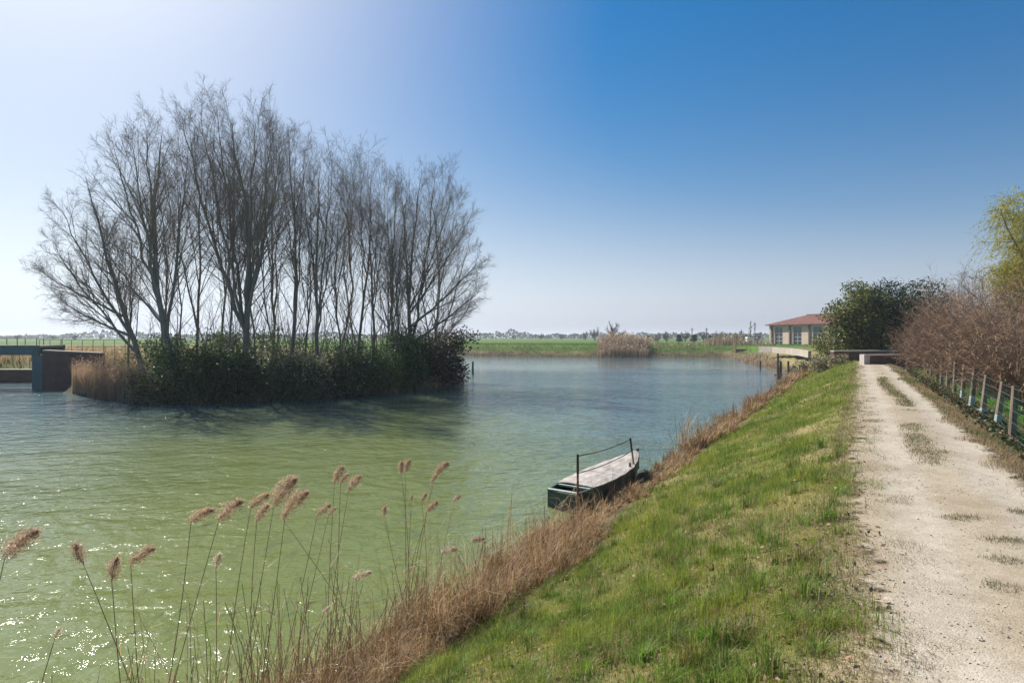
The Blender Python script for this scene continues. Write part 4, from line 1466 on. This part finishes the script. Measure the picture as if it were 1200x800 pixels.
pn0 = np.array([1.47, 13.35, .05]); pn1 = at(677, 532, 13.35)
pf0 = np.array([3.42, 16.45, -.05]); pf1 = at(738.5, 513, 16.5)
pole('mooring_pole', 'rusty red iron pole with black top at the stern of the boat', pn0, pn1, .026, M['rust'], M['blackpaint'], .68, group='mooring poles')
pole('mooring_pole', 'ochre pole with black top beside the bow of the boat', pf0, pf1, .026, M['ochre'], M['blackpaint'], .72, group='mooring poles')
sk0 = at(739, 570, 16.2); sk0[2] = -.02
a = MB(); a.tube([(0, 0, 0), (.0, .01, .3), (-.02, .01, .62)], [.035, .032, .028], 7)
tag(a.build('stake', M['rust'], None, sk0), 'short rusty stake beside the ochre pole at the bow', 'stake')
for lab, q0, q1 in (('upper dark rope slung between the two poles over the boat', .97, .97), ('lower dark rope slung between the two poles over the boat', .68, .72)):
    a0 = pn0 + (pn1 - pn0) * q0; b0 = pf0 + (pf1 - pf0) * q1
    k = np.linspace(0, 1, 15)[:, None]
    pts = (b0 - a0) * k - np.array([0, 0, .06]) * np.sin(k * np.pi)
    r = MB(); r.tube(pts, np.full(15, .011), 5)
    tag(r.build('mooring_rope', M['rope'], None, a0), lab, 'rope', 'ropes between the mooring poles')


# ------------------------------------------------------------------ posts in the water and the old landing stage
def wood_post(name, label, foot, top_z, r, group=None, tilt=(0, 0)):
    foot = np.array(foot, float)
    h = top_z - foot[2]
    a = MB(); a.tube([(0, 0, 0), (tilt[0] * .5, tilt[1] * .5, h * .5), (tilt[0], tilt[1], h)], [r * 1.1, r, r * .85], 8)
    o = a.build(name, M['darkwood'], None, foot)
    tag(o, label, 'post', group)
    return o


p = gp(554, 438, 0); wood_post('mooring_post', 'lone dark post in the water at the right end of the island', (p[0], p[1], -.5), 1.35, .12)
p = gp(891, 431, 0); wood_post('mooring_post', 'lone dark post in the water in front of the small bay', (p[0], p[1], -.5), .9, .13)
for qx, ty, by, r, lab in ((911.5, 414, 443, .11, 'tallest leaning grey post at the waterside of the old landing stage'), (914.5, 423, 442, .13, 'stout dark post right beside the tallest landing stage post'),
                           (924, 423, 438, .12, 'dark post in the middle of the landing stage'), (938, 427, 440, .08, 'thin grey post, second from the right of the landing stage'),
                           (946, 428, 441, .08, 'thin grey post at the right end of the landing stage')):
    Y = 56.0
    b0 = at(qx, by, Y); t0 = at(qx, ty, Y)
    zg = float(height(b0[0], b0[1]))
    wood_post('landing_post', lab, (b0[0], b0[1], min(zg, b0[2]) - .1), t0[2], r, 'posts of the old landing stage', (rng.normal(0, .1), 0))
a0 = at(911, 438, 56.2); a1 = at(948, 438, 56.2)
rt_ = empty('landing_stage', (a0[0], a0[1], a0[2])); tag(rt_, 'low grey plank landing stage between the dark posts', 'landing stage')
wd = a1[0] - a0[0]
for i in range(4):
    m_ = MB(); m_.box(0, wd, .1 + i * .22, .1 + i * .22 + .19, -.05, 0); m_.build('plank', M['postwood'], rt_)
m_ = MB(); m_.box(.1, .22, .12, .95, -.9, -.055); m_.build('bearer', M['darkwood'], rt_)
m_ = MB(); m_.box(wd - .22, wd - .1, .12, .95, -.9, -.055); m_.build('bearer', M['darkwood'], rt_)

# pale plants and stones above the landing stage
for i, (qx, Y, w, h, bc, alt, lab) in enumerate(((930, 60, 2.0, 1.1, (.16, .15, .09), (.4, .33, .24), 'dry pale plant at the water side of the landing bushes'),
                                                 (945, 56, 2.2, 1.3, (.07, .09, .035), (.34, .3, .2), 'grey-green spiky plant above the landing stage'),
                                                 (958, 54, 2.2, 1.3, (.07, .085, .05), (.42, .34, .26), 'leafy plant with pale seed heads near the brick wall'),
                                                 (968, 53, 1.8, 1.2, (.08, .1, .04), (.36, .3, .2), 'leafy plant touching the end of the brick wall'),
                                                 (962, 46, 2.0, 1.3, (.1, .12, .045), (.3, .26, .15), 'leafy plant at the bank edge in front of the long brick wall'),
                                                 (978, 44.6, 2.0, .95, (.12, .13, .05), (.34, .27, .16), 'low dry-leaved plant at the foot of the long brick wall'))):
    bush('waterside_plant', at(qx, 420, Y), w, h, 900, .16, bc, lab, 'plants above the landing stage', 470 + i, cat='plant', alt=alt, altp=.5, nl=7)


# ------------------------------------------------------------------ low brick walls at the end of the track
def wall_box(name, label, p0, p1, h, th, mat, cap=True, cap_m='stone', z=None, cat='wall', group=None, end=False):
    p0, p1 = np.array(p0[:2], float), np.array(p1[:2], float)
    d = p1 - p0; L = np.linalg.norm(d)
    z0 = min(float(height(*p0)), float(height(*p1))) - .15 if z is None else z
    root = empty(name, (p0[0], p0[1], z0), math.atan2(d[1], d[0]))
    tag(root, label, cat, group)
    a = MB(); a.box(0, L, 0, th, 0, h); a.build('wall', M[mat], root)
    if cap:
        n = max(1, int(round(L / 1.6)))
        for i in range(n):
            a = MB(); a.box(i * L / n + .004, (i + 1) * L / n - .004, -.05, th + .05, h + .002, h + .08); a.build('coping_stone', M[cap_m], root)
    if end:
        a = MB(); a.box(-.42, -.003, -.04, th + .04, 0, h + .085); a.build('end_pillar', M[cap_m], root)
    return root


w0 = gp(1019, 427, PATH_Z); w1 = at(1100, 427, w0[1] + .6)
wall_box('brick_wall', 'short brick wall with pale coping and pale end pillar across the end of the track', w0, w1, .98, .35, 'brick', end=True, z=1.80)
w0 = at(977, 420, 46.5); w1 = at(1100, 420, 49)
wall_box('brick_wall', 'longer brick wall with pale coping behind the first, under the evergreens', w0, w1, 1.4, .35, 'brick', z=1.48)
# pale curved concrete wall by the bay, in segments
segs = [(889, 411.5, 87), (905, 412.5, 84), (922, 413.5, 78), (936, 414.8, 71), (947, 416.5, 64)]
pts = [np.array([(a - 600) / F * c, c]) for a, b_, c in segs]
rt_ = empty('ramp_wall', (pts[0][0], pts[0][1], 1.8)); tag(rt_, 'low pale concrete wall curving round the bay below the building', 'wall')
nrms = []
for i in range(5):
    e_ = pts[min(i + 1, 4)] - pts[max(i - 1, 0)]
    nrms.append(np.array([-e_[1], e_[0]]) / np.linalg.norm(e_) * .3)
for i in range(4):
    p, q = pts[i] - pts[0], pts[i + 1] - pts[0]
    m_ = MB(); m_.prism([p, q, q + nrms[i + 1], p + nrms[i]], 0, [.85 - .03 * i, .82 - .03 * i, .82 - .03 * i, .85 - .03 * i])
    m_.build('wall_section', M['concrete'], rt_)
w0 = (at(862, 405, 118)); w1 = at(975, 405, 112)
wall_box('garden_wall', 'dark low brick wall in front of the red-roofed building', w0, w1, 1.0, .4, 'oldbrick', cap=False)


# ------------------------------------------------------------------ fence along the right side of the track
def make_fence():
    basep = [(1083.6, 435, 1086, 409), (1086.4, 438, 1089, 411), (1091, 442, 1092.5, 412), (1098, 447, 1099, 412.5), (1103, 451, 1104.5, 417), (1110.4, 456, 1111.5, 420), (1118, 462, 1120, 423),
             (1127, 469.6, 1130.6, 427), (1137, 480, 1143, 432), (1150, 489, 1157, 439), (1167, 500, 1176, 447), (1185, 515, 1190, 452), (1212, 540, 1216, 460), (1250, 575, 1256, 478)]
    zb = 1.98
    first = gp(basep[0][0], basep[0][1], zb)
    root = empty('fence', (first[0], first[1], zb))
    tag(root, 'row of weathered round timber posts with wire and green netting along the track', 'fence')
    B, T = [], []
    for i, (bx, by, tx, ty) in enumerate(basep):
        p = gp(bx, by, zb)
        q = at(tx, ty, p[1])
        p[2] = min(zb, float(height(p[0], p[1]))) - .12
        B.append(p); T.append(q)
    O = np.array([first[0], first[1], zb])
    for i, (p, q) in enumerate(zip(B, T)):
        d = q - p
        a = MB(); a.tube([p - O, p - O + d * .5, q - O], [.066, .062, .058], 9)
        po = a.build('post', M['postwood'], root, smooth=False)
        if i in (7, 8, 9, 10):
            a = MB(); c = p - O
            a.tube([c + d * .08 + np.array([-.01, -.02, 0]), c + d * (.3 + .05 * (i % 3)) + np.array([-.01, -.02, 0])], [.071, .071], 9)
            a.build('sleeve', M['sleeve'], po)
    for q in (.22, .42, .62, .82, .96):
        pts = [b + (t - b) * q - O + np.array([-.06, -.03, 0]) for b, t in zip(B, T)]
        a = MB(); a.tube(pts, np.full(len(pts), .0022), 4); a.build('wire', M['wire'], root)
    rg = np.random.default_rng(9)
    net = MB()
    for i in range(4, len(B) - 1):
        for u in np.arange(.03, .98, .085):
            b = B[i] * (1 - u) + B[i + 1] * u; t = T[i] * (1 - u) + T[i + 1] * u
            net.tube([b + (t - b) * .12 - O + (.0, .06, 0), b + (t - b) * .85 - O + (.0, .06, 0)], [.0016, .0016], 3, False)
        for q in np.arange(.14, .86, .075):
            net.tube([B[i] + (T[i] - B[i]) * q - O + (0, .06, 0), B[i + 1] + (T[i + 1] - B[i + 1]) * q - O + (0, .06, 0)], [.0016, .0016], 3, False)
    tag(net.build('netting', M['net'], root), kind='stuff')


make_fence()


# ------------------------------------------------------------------ leafless shrubs behind the fence
def twig_shrub(loc, w, h, n, label, seed):
    rg = np.random.default_rng(seed)
    loc = np.array(loc, float); loc[2] = float(height(loc[0], loc[1])) - .05
    root = empty('leafless_shrub', loc)
    tag(root, label, 'shrub', 'leafless shrubs behind the fence')
    a = rg.uniform(0, 6.28, n); q = rg.uniform(0, .3, n)
    p = np.stack([q * np.cos(a), q * np.sin(a), np.full(n, .25)], 1)
    out = np.sqrt(rg.uniform(0.02, 1, n)) * .95
    d = np.stack([np.cos(a) * out * w * .5, np.sin(a) * out * w * .5, h * (1.05 - .85 * out ** 2)], 1)
    L = np.linalg.norm(d, axis=1) * rg.uniform(.75, 1.02, n)
    P, Rr = grow(p, d, L, rg.uniform(.014, .03, n), 6, .07, .0, rg, .25)
    mb = MB(); mb.tube([(0, 0, -.1), (0, 0, .2), (0, 0, .45)], [.3, .24, .2], 9)
    V, Q = tubes(P, Rr, 5); mb.add(V, None, Q)
    mb.build('trunk', M['bark'], root)
    cw = MB()
    q_, e, l, r = children(P, Rr, L, 11, .12, 1, (25, 80), .3, .6, rg, .3)
    P1, R1 = grow(q_, e, l, np.clip(r, .005, .01), 2, .14, .0, rg, .5); V, Q = tubes(P1, R1, 3); cw.add(V, None, Q)
    q_, e, l, r = children(P1, R1, l, 7, .1, 1, (25, 80), .55, .8, rg, .35)
    P2, R2 = grow(q_, e, l, np.full(len(q_), .0046), 1, .18, .0, rg, .6); V, Q = tubes(P2, R2, 3); cw.add(V, None, Q)
    cw.build('crown', M['shrubtwig'], root)


def right_of_fence(px, Y):
    return np.array([(px - 600) / F * Y, Y, 0])


for i, (qx, Y, w, h, n, lab) in enumerate(((1092, 36, 4.8, 4.1, 100, 'leafless shrub farthest along the fence, next to the dark evergreens'),
                                           (1118, 27, 5.2, 4.6, 115, 'bushy leafless shrub midway along the fence'),
                                           (1160, 21.5, 5.2, 4.4, 115, 'leafless shrub with arching twigs overhanging the middle fence posts'),
                                           (1210, 16.5, 5.0, 3.6, 105, 'nearest leafless shrub, low twigs hanging over the fence at the right edge'),
                                           (1180, 31, 5.6, 5.2, 90, 'leafless shrub below the yellow willow'))):
    twig_shrub(right_of_fence(qx, Y), w, h, n, lab, 700 + i)

# evergreen trees behind the walls
bush('evergreen_tree', right_of_fence(1004, 51), 5.0, 8.2, 20000, .2, (.06, .085, .02), 'large sunlit evergreen tree behind the brick walls', 'evergreen trees behind the walls', 500, cat='tree', nl=22, alt=(.24, .235, .055), altp=.4, trunk=True)  # paler olive leaves put the sunlit tone into the colour
bush('evergreen_tree', right_of_fence(1026, 53), 5.2, 8.2, 14000, .2, (.045, .07, .018), 'middle evergreen tree with a pointed top beside the large sunlit one', 'evergreen trees behind the walls', 501, cat='tree', nl=18, alt=(.17, .18, .04), altp=.3, trunk=True)
bush('evergreen_tree', right_of_fence(1057, 52), 6.6, 8.3, 15000, .2, (.02, .038, .012), 'darkest evergreen tree, nearest to the leafless shrubs', 'evergreen trees behind the walls', 502, cat='tree', nl=18, trunk=True)
bush('evergreen_tree', right_of_fence(1085, 56), 6.4, 7.6, 10000, .2, (.02, .036, .012), 'dark evergreen tree half hidden behind the farthest leafless shrub', 'evergreen trees behind the walls', 503, cat='tree', nl=14, trunk=True)


# weeping willow at the right edge
def make_willow():
    rg = np.random.default_rng(808)
    Y = 31.0
    loc = np.array([(1246 - 600) / F * Y, Y, 0]); loc[2] = float(height(loc[0], loc[1])) - .05
    root = empty('willow_tree', loc); tag(root, 'yellow-green weeping willow at the right edge, above the leafless shrubs', 'tree')
    top = 10.6
    n = 16
    a = rg.uniform(0, 6.28, n)
    tips = np.stack([np.cos(a) * rg.uniform(1.2, 3.3, n), np.sin(a) * rg.uniform(1.2, 3.3, n), rg.uniform(4.5, top - .4, n)], 1)
    P = np.array([limb_curve(np.array([0, 0, 2.2]), t, 7, rg, .6) for t in tips])
    Rr = np.tile(np.linspace(.11, .02, 8), (n, 1))
    mb = MB(); mb.tube([(0, 0, -.1), (0, 0, 1), (0, 0, 2.4)], [.38, .3, .26], 9)
    V, Q = tubes(P, Rr, 6); mb.add(V, None, Q)
    p, d, l, r = children(P, Rr, np.full(n, 3.5), 12, .35, 1, (30, 70), .42, .6, rg, .3)
    P1, R1 = grow(p, d, l, np.clip(r, .01, .03), 4, .14, .02, rg); V, Q = tubes(P1, R1, 4); mb.add(V, None, Q)
    mb.build('trunk', M['bark'], root)
    p, d, l, r = children(P1, R1, l, 28, .1, 1, (30, 100), 1.0, .5, rg, .2)
    P2, R2 = grow(p, d, np.clip(l * 1.2, .7, 2.0), np.full(len(p), .005), 4, .08, -.32, rg, .5)
    V, Q = tubes(P2, R2, 3)
    sp = Soup(); sp.add(V, None, Q, vary((.28, .24, .06), len(V), rg, .15))
    k = np.repeat(np.arange(len(P2)), 11)
    u = rg.random(len(k)) * 3.99
    i = u.astype(int); w = (u - i)[:, None]
    C_ = P2[k, i] * (1 - w) + P2[k, i + 1] * w + rg.normal(0, .03, (len(k), 3))
    sp.add(*leaves(C_, rg.uniform(.07, .14, len(k)), rg, vary((.42, .39, .07), len(k), rg, .2), .34, 1.2))
    link('crown', sp.mesh('crown'), M['willow'], root)


make_willow()

# ------------------------------------------------------------------ bridge, abutment and sill at the left
def make_bridge():
    Y = 46.0
    x1 = (44 - 600) / F * Y; x0 = -64.0
    zt = at(0, 404.5, Y)[2]; zb = at(0, 416, Y)[2]
    root = empty('footbridge', (x1, Y, 0)); tag(root, 'teal steel bridge deck with thin railing crossing the channel at the left edge', 'bridge')
    a = MB(); a.box(x0 - x1, 0, 0, .25, zb, zt); a.build('girder', M['teal'], root)
    a = MB(); a.box(x0 - x1, 0, 2.6, 2.85, zb, zt); a.build('girder', M['teal'], root)
    a = MB(); a.box(x0 - x1, 0, .26, 2.59, zt - .16, zt - .02); a.build('deck', M['concrete'], root)
    a = MB(); a.box(-.45, .35, .02, 2.8, -1.0, zb - .003); a.build('pier', M['teal'], root)
    for yy in (.12, 2.72):
        for i, x in enumerate(np.arange(x0 - x1 + .3, 0, 1.5)):
            a = MB(); a.box(x - .02, x + .02, yy - .02, yy + .02, zt + .002, zt + .5); a.build('railing_post', M['teal'], root)
        a = MB(); a.box(x0 - x1, 0, yy - .03, yy + .03, zt + .503, zt + .54); a.build('handrail', M['teal'], root)
    # abutment wall to the right
    w0 = (x1 + .36, Y + .05); w1 = ((118 - 600) / F * 46.5, 46.5)
    L = math.hypot(w1[0] - w0[0], w1[1] - w0[1])
    r2 = empty('abutment_wall', (w0[0], w0[1], -.8), math.atan2(w1[1] - w0[1], w1[0] - w0[0])); tag(r2, 'dark brick abutment wall between the bridge and the tan reeds', 'wall')
    a = MB(); a.prism([(0, 0), (L, 0), (L, .6), (0, .6)], 0, [3.72, 3.5, 3.5, 3.72]); a.build('wall', M['oldbrick'], r2)
    a = MB(); a.prism([(0, -.06), (L, -.06), (L, .66), (0, .66)], [3.722, 3.502, 3.502, 3.722], [3.82, 3.6, 3.6, 3.82]); a.build('coping', M['concrete'], r2)
    # fence rails on the dyke behind
    r3 = empty('channel_wall', (-64, 53.2, -1.0)); tag(r3, 'low brown wall across the channel under the bridge', 'wall')
    a = MB(); a.box(0, 28.5, 0, .5, 0, 2.05); a.build('wall', M['oldbrick'], r3)
    a = MB(); a.box(0, 28.5, -.25, .55, 2.052, 2.15); a.build('coping', M['concrete'], r3)
    r4 = empty('railing', ((46 - 600) / F * 50, 50, 2.3)); tag(r4, 'thin grey railing on the dyke right of the bridge', 'railing')
    Lr = 9.0
    for x in np.arange(0, Lr, .9):
        a = MB(); a.box(x - .015, x + .015, -.015, .015, -.4, 1.45); a.build('railing_post', M['wire'], r4)
    for z in (.9, 1.46):
        a = MB(); a.box(-.05, Lr - .7, -.02, .02, z + .002, z + .04); a.build('rail', M['wire'], r4)


make_bridge()


# ------------------------------------------------------------------ the red-roofed building
def make_building():
    Y = 150.0
    X0 = (901.5 - 600) / F * Y
    zg = 1.9
    ze = at(0, 381.5, Y)[2]; zr = at(0, 370.5, Y)[2]
    W, Dp = 35.4, 12.0
    root = empty('pump_house', (X0, Y, zg), R(-70)); tag(root, 'long beige building with hipped red tile roof and tall windows', 'building')
    H = ze - zg
    win_w, z0, z1 = 2.5, .25, H - .25
    # front wall pieces between the openings
    edges = [0.0]
    wins = []
    for i in range(6):
        x = .75 + 5.8 * i + 1.1
        wins.append((x, x + win_w))
    xs = 0.0
    m_ = MB()
    for a, b_ in wins:
        m_.box(xs, a, 0, .4, 0, H); m_.box(a, b_, 0, .4, 0, z0); m_.box(a, b_, 0, .4, z1, H)
        xs = b_
    m_.box(xs, W, 0, .4, 0, H)
    m_.build('front_wall', M['wallrender'], root)
    m_ = MB(); m_.box(0, .4, .402, Dp - .402, 0, H); m_.build('side_wall', M['wallrender'], root)
    m_ = MB(); m_.box(W - .4, W, .402, Dp - .402, 0, H); m_.build('side_wall', M['wallrender'], root)
    m_ = MB(); m_.box(0, W, Dp - .4, Dp, 0, H); m_.build('rear_wall', M['wallrender'], root)
    m_ = MB(); m_.box(.41, W - .41, .41, Dp - .41, 0, .1); m_.build('floor_slab', M['concrete'], root)
    for i in range(7):
        x = min(.7 + 5.8 * i, W - .5)
        m_ = MB(); m_.box(x, x + .42, -.22, -.002, 0, H - .05); m_.build('pilaster', M['pilaster'], root)
    for a, b_ in wins:
        wr = MB()
        wr.box(a, a + .1, .12, .26, z0, z1); wr.box(b_ - .1, b_, .12, .26, z0, z1)
        wr.box(a + .1, b_ - .1, .12, .26, z1 - .12, z1); wr.box(a + .1, b_ - .1, .12, .26, z0, z0 + .12)
        zm = z0 + (z1 - z0) * .62
        wr.box(a + .1, b_ - .1, .12, .26, zm, zm + .14)
        for q in (.2, .41):
            zz = z0 + (z1 - z0) * q; wr.box(a + .1, b_ - .1, .14, .24, zz, zz + .08)
        wr.box((a + b_) / 2 - .05, (a + b_) / 2 + .05, .145, .235, z0 + .12, z1 - .12)
        f = wr.build('window', M['framewhite'], root)
        g = MB(); g.box(a + .02, b_ - .02, .185, .2, z0 + .02, z1 - .02); g.build('pane', M['glass'], f)
        g = MB(); g.box(a - .1, b_ + .1, -.12, -.003, z0 - .12, z0 - .003); g.build('sill', M['concrete'], f)
    ov = .7
    r = MB()
    rd = Dp / 2 + ov
    V = [(-ov, -ov, H), (W + ov, -ov, H), (W + ov, Dp + ov, H), (-ov, Dp + ov, H), (rd - ov, Dp / 2, zr - zg), (W + ov - rd, Dp / 2, zr - zg)]
    Vl = [(x, y, z - .18) for x, y, z in V[:4]]
    V = V + Vl
    r.add(V, [(3, 0, 4), (1, 2, 5)], [(0, 1, 5, 4), (2, 3, 4, 5), (0, 6, 7, 1), (1, 7, 8, 2), (2, 8, 9, 3), (3, 9, 6, 0), (6, 9, 8, 7)])
    ro = r.build('roof', M['roof'], root, (0, 0, .19))
    c = MB(); c.tube([(rd - ov, Dp / 2, zr - zg + .03), (W + ov - rd, Dp / 2, zr - zg + .03)], [.16, .16], 6); c.build('ridge_tiles', M['roof'], ro)


make_building()


# ------------------------------------------------------------------ far trees, one prototype of each kind, then copies
def far_proto(kind, seed):
    rg = np.random.default_rng(seed)
    sp = Soup(); mb = MB()
    if kind == 'bare':
        P, Rr = grow(np.zeros((9, 3)) + [0, 0, .5], np.stack([rg.normal(0, .45, 9), rg.normal(0, .45, 9), np.ones(9)], 1), rg.uniform(3.2, 5, 9), np.full(9, .12), 5, .08, .05, rg)
        mb.tube([(0, 0, -.2), (0, 0, .4), (0, 0, 1)], [.25, .2, .16], 6); V, Q = tubes(P, Rr, 4); mb.add(V, None, Q)
        p, d, l, r = children(P, Rr, np.full(9, 4.5), 12, .15, 1, (20, 55), .38, .6, rg)
        P1, R1 = grow(p, d, l, np.full(len(p), .05), 3, .12, .05, rg); V, Q = tubes(P1, R1, 3); sp.add(V, None, Q, vary((.14, .105, .085), len(V), rg, .1))
        p, d, l, r = children(P1, R1, l, 9, .1, 1, (20, 60), .6, .8, rg)
        P2, R2 = grow(p, d, l, np.full(len(p), .028), 2, .15, .05, rg); V, Q = tubes(P2, R2, 3); sp.add(V, None, Q, vary((.16, .12, .095), len(V), rg, .1))
    else:
        mb.tube([(0, 0, -.2), (0, 0, 1.5), (0, 0, 3.5)], [.2, .16, .08], 6)
        lobes = [(rg.normal(0, .7), rg.normal(0, .7), rg.uniform(1.0, 4.3), rg.uniform(.7, 1.3), rg.uniform(.6, 1.1)) for _ in range(11)]
        P, u = lobe_points(2200, rg, lobes)
        sp.add(*leaves(P, rg.uniform(.25, .5, len(P)), rg, vary((.04, .06, .022), len(P), rg, .3), .6))
    return mb.mesh('far_trunk'), sp.mesh('far_crown')


protos = {}
for k_, sd_ in (('bare', 1), ('bare2', 5), ('green', 2)):
    tm, cm = far_proto('green' if k_ == 'green' else 'bare', 900 + sd_)
    tm.materials.append(M['bark']); cm.materials.append(M['straw'] if k_ != 'green' else M['leaf'])
    protos[k_] = (tm, cm)

FAR = [  # column, crown-top row, distance, kind, width factor
    (602, 391, 420, 'bare', 1.3), (634, 390, 420, 'bare2', 1.2), (658, 390.5, 400, 'bare', 1.2), (686, 389, 330, 'bare2', 1.0), (697, 382.5, 260, 'bare', .9), (718, 377, 175, 'bare2', .85),
    (727, 386, 190, 'bare', .9), (770, 390, 200, 'bare', 1.2), (781, 388, 215, 'bare2', 1.2), (795, 389, 185, 'green', 1.1), (803, 386.5, 210, 'bare', 1.1), (814, 389, 195, 'green', 1.2), (824, 388, 220, 'bare2', 1.1),
    (832, 390, 190, 'green', 1.2), (842, 387, 200, 'bare', 1.2), (852, 389, 215, 'bare2', 1.1), (863, 388, 190, 'green', 1.0), (872, 389.5, 220, 'bare', 1.2), (889, 390, 230, 'bare2', 1.3), (760, 391, 230, 'green', 1.2),
    (20, 391, 380, 'bare', 1.2), (62, 392, 400, 'bare2', 1.3), (88, 391, 380, 'green', 1.2), (118, 391, 400, 'bare', 1.3)]
cnt = {}
srt = sorted(FAR)
nk = {'bare': [f for f in srt if f[3] != 'green' and f[0] > 500], 'green': [f for f in srt if f[3] == 'green' and f[0] > 500]}
for f in FAR:
    qx, ty, Y, k_, wf = f
    x = (qx - 600) / F * Y
    zg = float(height(x, Y))
    h = CZ + (HZ - ty) / F * Y - zg
    root = empty('far_tree', (x, Y, zg - .05), float(rng.uniform(0, 6.28)))
    s_ = h / 5.6
    if qx < 500:
        lab = '%s tree on the horizon above the bridge, %s from the left edge' % ('dark green' if k_ == 'green' else 'bare', ORD[[20, 62, 88, 118].index(qx)])
    else:
        kk = 'green' if k_ == 'green' else 'bare'
        lab = '%s far tree beyond the water, %s %s one counting from the left' % ({'green': 'dark green', 'bare': 'bare brownish'}[kk], ORD[nk[kk].index(f)], kk)
    tag(root, lab, 'tree', 'far trees beyond the water')
    root.scale = (s_ * wf, s_ * wf, s_)
    link('trunk', protos[k_][0], None, root); link('crown', protos[k_][1], None, root)


# treeline farther off: one mass of foliage
def make_treeline():
    rg = np.random.default_rng(64)
    sp = Soup()
    n = 9000
    az = rg.uniform(-42, 42, n)
    Y = rg.uniform(650, 900, n)
    x = np.tan(np.radians(az)) * Y
    hgt = 9.5 * (.25 + .95 * fbm(az, az * 0, .35, 7)) * (.7 + .5 * noise2(az, az * 0, 2.2, 8))
    z = 2.2 + rg.random(n) ** .8 * np.maximum(hgt, 2)
    c = mixc(vary((.075, .065, .045), n, rg, .2), vary((.05, .065, .03), n, rg, .2), sstep(.4, .6, noise2(az, az * 0, .8, 9)))
    sp.add(*leaves(np.stack([x, Y, z], 1), rg.uniform(2, 5, n), rg, c, .6))
    return sp


tag(link('treeline', make_treeline().mesh('treeline'), M['litter']), 'distant low wood along the horizon', 'treeline', kind='stuff')

# thin utility poles and a pair of slim poplars near the building
for i, (qx, ty, Y, lab) in enumerate(((868.6, 386, 160, 'dark utility pole left of the red-roofed building'), (828, 384, 230, 'thin far pole between the bare trees'), (811, 384, 230, 'thin far pole left of the other one'), (562.5, 389, 420, 'lone far mast above the field right of the island'))):
    x = (qx - 600) / F * Y; zg = float(height(x, Y))
    a = MB(); hh = CZ + (HZ - ty) / F * Y - zg
    a.tube([(0, 0, -.2), (0, 0, hh * .5), (0, 0, hh)], [.16 * Y / 160, .13 * Y / 160, .1 * Y / 160], 6)
    a.box(-.7, .7, -.05, .05, hh - .7, hh - .55)
    tag(a.build('utility_pole', M['darkwood'], None, (x, Y, zg)), lab, 'pole', 'far poles')
for i, (qx, ty, lab) in enumerate(((879.5, 376.5, 'left one of two slim young trees beside the red-roofed building'), (884.5, 377.5, 'right one of two slim young trees beside the red-roofed building'))):
    Y = 135 + i
    x = (qx - 600) / F * Y; zg = float(height(x, Y)); hh = CZ + (HZ - ty) / F * Y - zg
    rg = np.random.default_rng(950 + i)
    root = empty('young_tree', (x, Y, zg)); tag(root, lab, 'tree', 'slim young trees by the building')
    a = MB(); a.tube([(0, 0, -.2), (0, 0, hh * .5), (0, 0, hh)], [.09, .07, .03], 6); a.build('trunk', M['bark'], root)
    z = rg.uniform(.35, 1, 90) * hh
    P = np.stack([rg.normal(0, .16, 90), rg.normal(0, .16, 90), z], 1)
    sp = Soup(); sp.add(*leaves(P, rg.uniform(.15, .45, 90), rg, vary((.11, .09, .06), 90, rg, .2), .4, -1.0)); link('crown', sp.mesh('crown'), M['litter'], root)

# small white van on the far road
x = (884 - 600) / F * 165; zg = float(height(x, 165))
root = empty('van', (x, 165, zg)); tag(root, 'tiny white parked van left of the red-roofed building', 'van')
a = MB(); a.prism([(-2.2, -.9), (2.2, -.9), (2.2, .9), (-2.2, .9)], .35, [1.9, 1.3, 1.3, 1.9]); a.build('body', M['whitevan'], root)
for wx in (-1.4, 1.4):
    for wy in (-.86, .86):
        a = MB(); a.tube([(wx, wy - .1, .33), (wx, wy + .1, .33)], [.33, .33], 12); a.build('wheel', M['blackpaint'], root)
a = MB(); a.box(-.2, 1.2, -.915, -.902, 1.05, 1.4); a.build('window', M['glass'], root)

# ------------------------------------------------------------------ the air: thin haze over the whole plain
hz_m = bpy.data.materials.new('haze')
hz_m.use_nodes = True
hnt = hz_m.node_tree
hnt.nodes.remove(hnt.nodes['Principled BSDF'])
pv = hnt.nodes.new('ShaderNodeVolumePrincipled')
pv.inputs['Color'].default_value = (.86, .92, 1.0, 1)
pv.inputs['Density'].default_value = .0004
pv.inputs['Anisotropy'].default_value = .2
hnt.links.new(pv.outputs[0], hnt.nodes['Material Output'].inputs['Volume'])
a = MB(); a.box(-14000, 14000, -14000, 14000, -2.6, 32)
tag(a.build('haze', hz_m), 'thin pale haze over the plain', kind='stuff')
